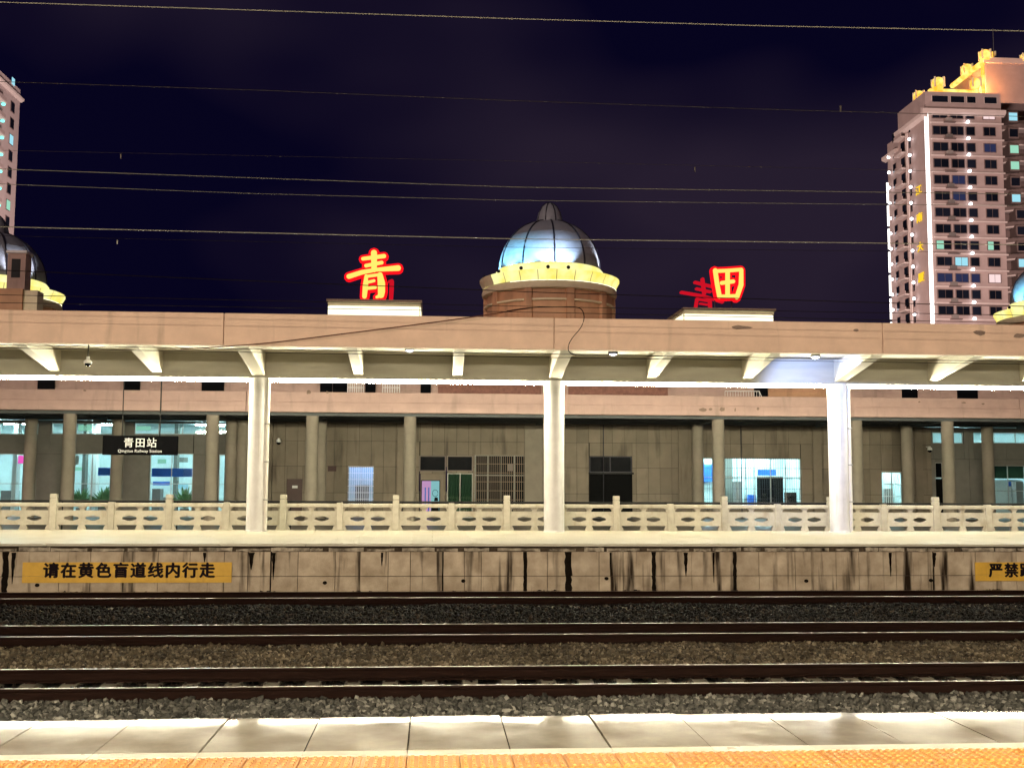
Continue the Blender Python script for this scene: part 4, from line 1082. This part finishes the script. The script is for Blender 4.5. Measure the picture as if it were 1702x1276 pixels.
# ================================================================== APARTMENT TOWERS
TY = 200.0
def k_at(Y): return Y / FPX
cx0 = at(1549, 530, TY).x                      # near corner
cx1 = at(1672, 400, TY).x
zt = at(1600, 172, TY).z                       # roof line of the front part
dep = 18.0
rt = empty('apartment_tower', (cx0, TY, -3), 'tall pinkish apartment tower with golden lit crown at right', 'tower', 'apartment towers')
def rp_(b, name, m, parent=None, **k):
    o = b.build(name, m, parent or rt, **k)
    if parent is None: o.location = (-cx0, -TY, 3)
    return o
rp_(bx(cx0, cx1, TY, TY + 12.5, -3, zt), 'tower_block', M['tower'])
rp_(bx(cx0, cx1, TY + 12.502, TY + dep, -3, zt - 2.6), 'rear_block', M['tower'])
cxr = cx1 + 14
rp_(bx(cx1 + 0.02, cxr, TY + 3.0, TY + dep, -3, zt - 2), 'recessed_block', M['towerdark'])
# lower step at the rear of the side
zs = at(1505, 190, TY + 9).z
fl_px = [205.5 + 27.15 * i for i in range(13)]
fz = [at(1605, p, TY).z for p in fl_px]
pane_cols = [(1551, 1575.5), (1581, 1602), (1607, 1621), (1636, 1655.5)]
lit = {(0, 3): 'win_pink', (2, 3): 'win_blue', (8, 0): 'win_green', (8, 3): 'win_green', (9, 1): 'win_cyan', (10, 3): 'win_pink', (4, 1): 'win_blue', (5, 1): 'win_blue', (10, 0): 'win_blue', (10, 1): 'win_blue', (10, 2): 'win_blue'}
for i, z in enumerate(fz):
    # white band under each floor
    rp_(bx(cx0 + 0.9, cx1 + 0.25, TY - 0.34, TY - 0.003, z - 0.16, z + 0.12), 'floor_band', M['towerband'])
    zh = 1.55
    zw = z + 0.92 if i else z + 0.95
    for j, (p0, p1) in enumerate(pane_cols):
        pr = (p0 + i * 0.62, p1 + i * 0.62)
        xw0, xw1 = at(pr[0], 300, TY).x - 0.0, at(pr[1], 300, TY).x
        # keep the columns of windows plumb
        xw0 = at(p0 + 4, 370, TY).x; xw1 = at(p1 + 4, 370, TY).x
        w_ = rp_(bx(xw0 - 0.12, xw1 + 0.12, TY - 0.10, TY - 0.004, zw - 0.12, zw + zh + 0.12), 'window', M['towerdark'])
        m = lit.get((i, j), None)
        np_ = 2 if xw1 - xw0 > 1.9 else 1
        for q in range(np_):
            a = xw0 + (xw1 - xw0) * q / np_ + 0.05; b_ = xw0 + (xw1 - xw0) * (q + 1) / np_ - 0.05
            mm = M[m] if (m and (q == 0 or m != 'win_green')) else M['nightglass']
            link('pane', bx(a, b_, TY - 0.16, TY - 0.104, zw, zw + zh).mesh('pane', mm), w_)
    # air conditioners between the first two windows
    xa = at(1578.5 + 4, 370, TY).x
    if i % 5 != 3:
        link('air_conditioner', bx(-0.55, 0.55, -0.75, -0.02, 0, 0.75).mesh('air_conditioner', M['ac']), rt, (xa - cx0 - 0.2, 0, z + 0.10 + 3))
    rp_(bx(xa - 1.2, xa + 1.0, TY - 1.0, TY - 0.36, z - 0.1, z + 0.04), 'unit_shelf', M['towerdark'])
    # star-like bulbs
    xb = at(1612, 370, TY).x
    rp_(MB().ball((xb, TY - 0.6, z + 0.15), 0.33, 8, 6, 0.8), 'facade_lamp', M['bulb'])
# top storey windows behind the ledge and the ledge itself
z = at(1600, 187, TY).z
rp_(MB().prism([(TY - 0.9, z - 0.35), (TY - 0.02, z - 0.8), (TY - 0.02, z + 0.7), (TY - 1.0, z + 0.3)], 'x', cx0 - 0.95, cx1 + 0.5), 'crown_ledge', M['towerband'])
for p0, p1 in ((1549, 1575), (1580, 1602), (1607, 1621), (1636, 1656)):
    a = at(p0, 166, TY).x; b_ = at(p1, 166, TY).x; zz0 = at(1600, 172, TY).z; zz1 = at(1600, 161, TY).z
    w_ = rp_(bx(a - 0.1, b_ + 0.1, TY - 0.08, TY - 0.004, zz0 + 0.02, zz1 + 0.1), 'window', M['towerband'])
    link('pane', bx(a, b_, TY - 0.14, TY - 0.084, zz0 + 0.1, zz1).mesh('pane', M['nightglass']), w_)
zt2 = at(1600, 154, TY).z
rp_(bx(cx0, cx1, TY + 0.003, TY + 12.5, zt + 0.002, zt2), 'top_storey', M['tower'])
# golden crown: sodium lamp light put into the parts as emission
yp = TY + 0.8
a, b_ = at(1549, 150, TY).x, at(1630, 150, TY).x
zp0, zp1 = at(1590, 154, TY).z, at(1590, 146, TY).z
rp_(bx(a, b_, yp, yp + 1.0, zp0 + 0.003, zp1), 'golden_parapet', M['gold2'])
def finial(px, py, r, Y):
    c = at(px, py, Y); q = r * k_at(Y)
    f = MB().lathe([(0.01, -q), (q * 0.75, -q), (q, -q * 0.4), (q * 1.02, q * 0.2), (q * 0.8, q * 0.75), (q * 0.35, q * 0.98), (0.01, q)], c.x, c.y, 14)
    # shift up to its own height
    f.v = [(v[0], v[1], v[2] + c.z) for v in f.v]
    o = rp_(f, 'crown_finial', M['gold2'], smooth=True)
    for i in range(4):
        an = R(20 + 90 * i + 200)
        link('finial_fin', bx(-0.12, 0.12, -0.2, 0.2, -q * 0.8, q * 0.9).mesh('finial_fin', M['cream']), o, (c.x + q * 1.02 * math.cos(an), c.y + q * 1.02 * math.sin(an), c.z), (0, 0, an + R(90)))
for px, py, r, Y in ((1559, 139, 10.5, TY + 1.4), (1621, 139, 9, TY + 1.6), (1527, 160, 9, TY + 7), (1607, 116, 9.5, TY + 11), (1637, 92, 9.5, TY + 5), (1649, 91, 5, TY + 7), (1703, 96, 7, TY + 5)):
    finial(px, py, r, Y)
# upper rear block
yb = TY + 5.0
xa2 = at(1638, 150, yb).x; zb_top = at(1670, 99, yb).z
rp_(bx(xa2, xa2 + 16, yb, TY + dep, zt2 + 0.003, zb_top), 'upper_block', M['tower'])
rp_(bx(xa2 - 0.3, xa2 + 16.3, yb - 0.3, yb - 0.003, zb_top - 0.9, zb_top + 0.2), 'upper_coping', M['towerband'])
s0 = at(1636, 104, yb); s1 = at(1601, 131, TY + 13)
rp_(MB().tube([(xa2 - 0.35, yb - 0.2, s0.z), (xa2 - 0.35, TY + dep, s0.z)], 0.55, 6), 'golden_parapet', M['gold2'])
rp_(bx(xa2 - 0.5, xa2 - 0.02, yb + 0.1, yb + 0.6, zt2, s0.z), 'golden_post', M['gold2'])
am = at(1655, 60, yb); am0 = at(1655, 99, yb)
rp_(MB().tube([(am.x, yb + 1, am0.z), (am.x, yb + 1, at(1655, 45, yb).z)], 0.10, 6), 'antenna_mast', M['rib'])
# curved balconies of the recessed block
for i in range(13):
    z = fz[i] - 0.4
    pts = [(cx1 + 0.3 + 8 * q / 8, TY + 3 - 2.2 * math.sin(math.pi * min(1, q / 8))) for q in range(9)]
    poly = pts + [(cx1 + 8.3, TY + 3.0), (cx1 + 0.3, TY + 3.0)]
    rp_(MB().prism([p for p in pts], 'z', z - 0.15, z + 0.12), 'balcony_slab', M['towerband'])
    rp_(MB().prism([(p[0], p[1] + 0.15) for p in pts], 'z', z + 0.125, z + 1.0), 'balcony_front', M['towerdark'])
for i, m in ((0, 'win_cyan'), (2, 'win_green'), (3, 'win_green'), (5, 'win_cyan'), (9, 'win_cyan'), (1, None), (4, None), (6, None), (7, None), (8, None), (10, None)):
    z = fz[i] + 1.0; xw = at(1690 if i < 6 else 1697, 300, TY).x
    w_ = rp_(bx(xw - 1.0, xw + 1.0, TY + 0.45, TY + 2.9, z - 0.3, z + 1.75), 'window', M['towerdark'])
    link('pane', bx(xw - 0.8, xw + 0.8, TY + 0.38, TY + 0.445, z, z + 1.5).mesh('pane', M[m] if m else M['nightglass']), w_)
# side wall facing the station: ledges, windows, balconies, bulbs
def side_y(px, py):  # distance along the side wall plane x = cx0
    d = CF + CR * ((px - CX) / FPX) - CU * ((py - CY) / FPX)
    return d.y * cx0 / d.x
zl_ = at(1541, 190, TY).z
rp_(MB().prism([(cx0 - 0.85, zl_ - 0.35), (cx0 - 0.004, zl_ - 0.8), (cx0 - 0.004, zl_ + 0.7), (cx0 - 0.95, zl_ + 0.3)], 'y', TY - 0.85, TY + 12.5), 'crown_ledge', M['towerband'])
rp_(MB().prism([(cx0 - 0.85, zl_ - 3.5), (cx0 - 0.004, zl_ - 3.9), (cx0 - 0.004, zl_ - 2.6), (cx0 - 0.95, zl_ - 2.9)], 'y', TY + 12.7, TY + dep + 1.0), 'crown_ledge', M['towerband'])
for i in range(13):
    z = fz[i] + 0.9
    for y0, y1, m in ((9.6, 11.2, 'nightglass'), (13.9, 15.1, 'nightglass')):
        w_ = rp_(bx(cx0 - 0.10, cx0 - 0.004, TY + y0 - 0.1, TY + y1 + 0.1, z - 0.1, z + 1.75), 'window', M['towerdark'])
        link('pane', bx(cx0 - 0.16, cx0 - 0.104, TY + y0, TY + y1, z, z + 1.65).mesh('pane', M[m]), w_)
    w_ = rp_(bx(cx0 - 0.08, cx0 - 0.004, TY + 6.9, TY + 7.5, z - 0.5, z + 1.6), 'window', M['nightglass'])
    rp_(MB().prism([(TY + 8.9, z - 0.95), (TY + 12.4, z - 0.95), (TY + 12.4, z - 0.70), (TY + 8.9, z - 0.70)], 'x', cx0 - 1.1, cx0 - 0.004), 'balcony_slab', M['towerband'])
    rp_(bx(cx0 - 1.05, cx0 - 0.95, TY + 9.0, TY + 12.3, z - 0.69, z - 0.1), 'balcony_front', M['tower'])
    if i > 0:
        rp_(MB().ball((cx0 - 0.7, TY + 5.9, z + 0.9), 0.30, 8, 6), 'facade_lamp', M['bulb'])
        rp_(MB().ball((cx0 - 0.7, TY + 15.9, z + 0.3), 0.30, 8, 6), 'facade_lamp', M['bulb'])
for y in (7.9, 8.5): rp_(MB().tube([(cx0 - 0.2, TY + y, 20), (cx0 - 0.2, TY + y, zl_ - 1.2)], 0.14, 6), 'drain_pipe', M['towerband'])
ztop = at(1541, 189, TY).z
for i in range(12):
    a = 24 + (ztop - 24) * i / 12; b_ = 24 + (ztop - 24) * (i + 1) / 12
    rp_(bx(cx0 - 0.30, cx0 + 0.28, TY - 0.5, TY - 0.01, a + 0.05, b_ - 0.05), 'light_strip', M['strip'])
for i in range(8):
    a = 26 + (zl_ - 34) * i / 8; b_ = 26 + (zl_ - 34) * (i + 1) / 8
    rp_(bx(cx0 - 0.30, cx0 + 0.1, TY + dep + 0.01, TY + dep + 0.3, a + 0.3, b_ - 0.3), 'light_strip', M['strip'])
for ch, q in zip('江南大厦', (312, 358, 407, 458)):
    tm = text_mesh('sign_character', ch, 1.9, 0.06, M['amber'], 0.02, 1.0, 'CENTER')
    c = at(1531.5, q, TY + 1.3)
    o = link('sign_character', tm, rt, (-0.25, 3.5, c.z + 3)); o.rotation_euler = (R(90), 0, R(-90)); o.scale = (1.45, 1, 1)
# added unseen area lamps that brighten the tower's front and side
area('tower_fill_light', (cx0 - 10, 120, 16), (0.16, 1.0, 0.42), 18, 8, 50000, (1.0, 0.79, 0.75))
area('tower_fill_light', (cx0 - 75, 175, 14), (1.0, 0.45, 0.40), 18, 8, 60000, (1.0, 0.77, 0.70))
d = bpy.data.lights.new('crown_glow', 'POINT'); d.energy = 14000; d.color = (1.0, 0.40, 0.12); d.shadow_soft_size = 0.5
o = bpy.data.objects.new('crown_glow', d); COL.objects.link(o); o.location = (at(1612, 140, yb).x, TY + 4.0, at(1612, 138, TY).z)

# left tower: only the end of one long side shows
eX = at(33, 172, TY).x
zlt = at(35, 150, TY).z
lt = empty('apartment_tower', (eX, TY, -3), 'pale apartment tower cut off by the left edge of the view', 'tower', 'apartment towers')
def lp_(b, name, m, **k):
    o = b.build(name, m, lt, **k); o.location = (-eX, -TY, 3); return o
lp_(bx(eX - 22, eX, TY - 46, TY, -3, zlt), 'tower_block', M['towerpale'])
zlg = at(36, 166, TY).z
lp_(MB().prism([(eX + 0.004, zlg - 0.45), (eX + 0.55, zlg - 0.12), (eX + 0.62, zlg + 0.22), (eX + 0.004, zlg + 0.35)], 'y', TY - 46, TY + 0.5), 'crown_ledge', M['towerband'])
for i in range(15):
    z = zlg - 2.6 - i * 2.93
    for yy, w0 in ((-3.4, 1.5), (-11.0, 1.7), (-16.5, 1.7)):
        m = 'nightglass'
        if yy == -3.4: m = {2: 'win_cyan', 6: 'win_green'}.get(i, 'nightglass')
        w_ = lp_(bx(eX + 0.004, eX + 0.10, TY + yy - w0 / 2 - 0.12, TY + yy + w0 / 2 + 0.12, z - 0.95, z + 0.95), 'window', M['towerdark'])
        link('pane', bx(eX + 0.104, eX + 0.16, TY + yy - w0 / 2, TY + yy + w0 / 2, z - 0.82, z + 0.82).mesh('pane', M[m]), w_)
    lp_(bx(eX + 0.004, eX + 1.3, TY - 12.6, TY - 9.2, z - 1.35, z - 1.05), 'balcony_slab', M['towerband'])
    lp_(bx(eX + 0.95, eX + 1.25, TY - 12.5, TY - 9.3, z - 1.04, z - 0.4), 'balcony_front', M['tower'])
    lp_(MB().ball((eX + 0.9, TY - 9.7, z - 1.65), 0.38, 8, 6, 0.6), 'balcony_lamp', M['teal'])
lp_(bx(eX + 0.004, eX + 0.1, TY - 4.2, TY - 3.0, zlg + 1.4, zlg + 2.6), 'window', M['win_cyan'])
area('tower_fill_light', (eX + 42, 140, 12), (-0.6, 0.8, 0.55), 16, 8, 95000, (1.0, 0.80, 0.76))  # added unseen lamp that brightens the left tower's side

# ================================================================== OVERHEAD WIRES AND CABLES
def wire(pts, Y, r, label, m='wire', name='overhead_wire'):
    P = [at(p[0], p[1], Y) for p in pts]
    # extend to both sides in a straight run
    P = [P[0] + (P[0] - P[1]).normalized() * 12] + P + [P[-1] + (P[-1] - P[-2]).normalized() * 12]
    o0 = P[0].copy()
    o = MB().tube([p - o0 for p in P], r, 6).build(name, M[m], smooth=True); o.location = o0
    return tag(o, label, 'wire', 'overhead wires')
wire([(0, 4), (425, 17.5), (851, 31.5), (1277, 43.5), (1702, 52)], 8.9, 0.0042, 'topmost wire crossing the night sky near the upper edge')
wire([(0, 136), (425, 150), (851, 167.5), (1277, 182), (1702, 194)], 15.3, 0.0042, 'second wire from the top across the sky')
wire([(0, 250), (851, 268), (1702, 288)], 19, 0.0026, 'faint wire between the second wire and the close pair')
wire([(0, 281), (425, 296), (851, 311), (1277, 317), (1702, 323)], 15.3, 0.0050, 'upper wire of the close pair above the dome')
wire([(0, 306), (425, 322), (851, 333), (1277, 338), (1702, 342)], 17.5, 0.0045, 'lower wire of the close pair touching the dome tip')
wire([(0, 377), (425, 387), (851, 397), (1277, 402), (1702, 407)], 20.25, 0.0085, 'brightest wire crossing in front of the middle dome', 'wireb')
wire([(0, 392), (851, 411), (1702, 420)], 22, 0.004, 'thin wire just below the brightest wire', 'dcable')
wire([(0, 449), (400, 466), (915, 486.5), (1560, 506), (1702, 509)], 26.8, 0.010, 'dark wire crossing the top of the dome drum', 'dcable')
wire([(0, 490), (915, 510), (1702, 524)], 26.8, 0.008, 'dark wire across the middle of the dome drum', 'dcable')
wire([(0, 503), (915, 519.5), (1560, 534), (1702, 537)], 26.8, 0.008, 'dark wire low across the dome drum', 'dcable')
wire([(0, 573), (851, 587.5), (1702, 601)], 26.8, 0.009, 'upper dark wire in front of the canopy brackets', 'dcable')
wire([(0, 578), (851, 593), (1702, 605)], 26.8, 0.008, 'lower dark wire in front of the canopy brackets', 'dcable')
# little droppers and clamps on the wires
clamp = MB().box(-0.009, 0.009, -0.009, 0.009, -0.06, 0.0).ball((0, 0, 0.012), 0.016, 8, 6).mesh('wire_clamp', M['wireb'])
for p, q, Y, lab in ((1397, 184, 15.3, 'small bright clamp on the second wire left of the right tower'), (201, 263, 19.0, 'tiny bright clamp on the faint wire at upper left'),
                     (1155, 285, 19.0, 'tiny pale clamp on the faint wire right of the dome'), (195, 406, 22.0, 'tiny clamp below the brightest wire at left')):
    o = link('wire_clamp', clamp, None, at(p, q - 5, Y)); tag(o, lab, 'clamp', 'clamps on the wires')
# loose cables on the canopy
def cable(pts, label, m, r=0.016):
    P = [at(p[0], p[1], p[2]) for p in pts]
    # smooth it
    for _ in range(2):
        Q = [P[0]]
        for a, b_ in zip(P[:-1], P[1:]): Q += [a * 0.75 + b_ * 0.25, a * 0.25 + b_ * 0.75]
        P = Q + [P[-1]]
    o0 = P[0].copy(); o = MB().tube([p - o0 for p in P], r, 6).build('loose_cable', M[m], smooth=True); o.location = o0
    return tag(o, label, 'cable')
cable([(300, 580, 30.9), (372, 576, 30.9), (450, 570, 30.9), (560, 556, 30.88), (680, 541, 30.86), (800, 525, 30.84), (880, 512, 30.82)], 'brown cable slanting up across the pink canopy edge', 'cable')
cable([(842, 517, 30.8), (880, 511, 30.8), (930, 510, 30.8), (958, 510, 30.8), (968, 514, 30.8), (972, 528, 30.8), (966, 545, 30.8), (952, 560, 30.8), (944, 574, 30.8), (945, 586, 30.8), (958, 590, 30.8)],
      'black cable curling down over the pink canopy edge beside the dome', 'dcable', 0.013)

# ================================================================== YELLOW WARNING BOARDS
def board_sign(p0, p1, q0, q1, body, size, label, tx0):
    Y = EDGE_F + 0.055
    x0, x1, z0, z1 = rect(p0, p1, q0, q1, Y)
    t = empty('warning_board', (x0, Y, z0), label, 'sign', 'yellow warning boards')
    h = z1 - z0
    bx(0, x1 - x0, 0, 0.020, 0, h * 0.32).build('board', M['yellow'], t)
    bx(0, x1 - x0, 0, 0.020, h * 0.32 + 0.006, h).build('board', M['yellow'], t)
    tm = text_mesh('lettering', body, size, 0.002, M['ink'], 0.0, 1.16, 'LEFT')
    return t, tm, h, x0
t, tm, h, x0 = board_sign(37, 385, 934, 968, '请在黄色盲道线内行走', 0.40, 'long yellow board with black Chinese warning on the platform wall at left', 0)
tx0 = at(70, 950, EDGE_F).x - x0; tx1 = at(355, 950, EDGE_F).x - x0
xs = [v.co.x for v in tm.vertices]; s_ = (tx1 - tx0) / (max(xs) - min(xs))
for dx, dz, dy in ((-0.018, 0, 0), (0.018, 0, 0.0007), (0, 0.014, 0.0014), (0, -0.014, 0.0021), (-0.009, 0.007, 0.0028), (0.009, -0.007, 0.0035)):
    o = link('lettering', tm, t, (tx0 + dx, -0.006 + dy, h * 0.55 + dz), (R(90), 0, 0)); o.scale = (s_, 0.95, 1)
t, tm, h, x0 = board_sign(1621, 1830, 934, 965, '严禁跨越股道', 0.40, 'yellow board with black Chinese warning cut off at the right edge', 0)
for dx, dz, dy in ((-0.018, 0, 0), (0.018, 0, 0.0007), (0, 0.014, 0.0014), (0, -0.014, 0.0021), (-0.009, 0.007, 0.0028), (0.009, -0.007, 0.0035)):
    o = link('lettering', tm, t, (at(1645, 950, EDGE_F).x - x0 + dx, -0.006 + dy, h * 0.52 + dz), (R(90), 0, 0)); o.scale = (s_, 0.95, 1)

# ================================================================== THE CANOPY THE VIEWER STANDS UNDER
nc = empty('near_canopy', (0, -0.8, 0), 'matching canopy over the near platform behind the viewer', 'canopy')
def npart(b, name, m):
    o = b.build(name, m, nc); o.location = (0, 0.8, 0); return o
npart(bx(-30, 34, 3.9, 4.06, FZ0, FZ1), 'fascia', M['pink'])
npart(bx(-30, 34, -6.0, 3.89, SOF, SOF + 0.22), 'roof_slab', M['soffit'])
npart(bx(-30, 34, -1.06, -0.54, 4.86, SOF - 0.003), 'longitudinal_beam', M['beam'])
for xx in (-14.2, -4.7, 4.8, 14.3, 23.8): link('column', colm, nc, (xx, 0, 0))
for k, (a, b_) in enumerate(((-23, -14.6), (-13.8, -5.1), (-4.3, 4.4), (5.2, 13.9), (14.7, 23.4))):
    t = empty('strip_light', ((a + b_) / 2, -0.66, 4.79), 'LED strip light of the near canopy, bay %s along the platform' % ('one', 'two', 'three', 'four', 'five')[k], 'strip light', 'near canopy strip lights')
    hw = (b_ - a) / 2
    bx(-hw, hw, -0.06, 0.06, 0.036, 0.068).build('housing', M['white'], t)
    for i in range(4):
        MB().tube([(-hw + 2 * hw * i / 4 + 0.01, 0, 0), (-hw + 2 * hw * (i + 1) / 4 - 0.01, 0, 0)], 0.034, 8).build('lamp_tube', M['led_near'], t)
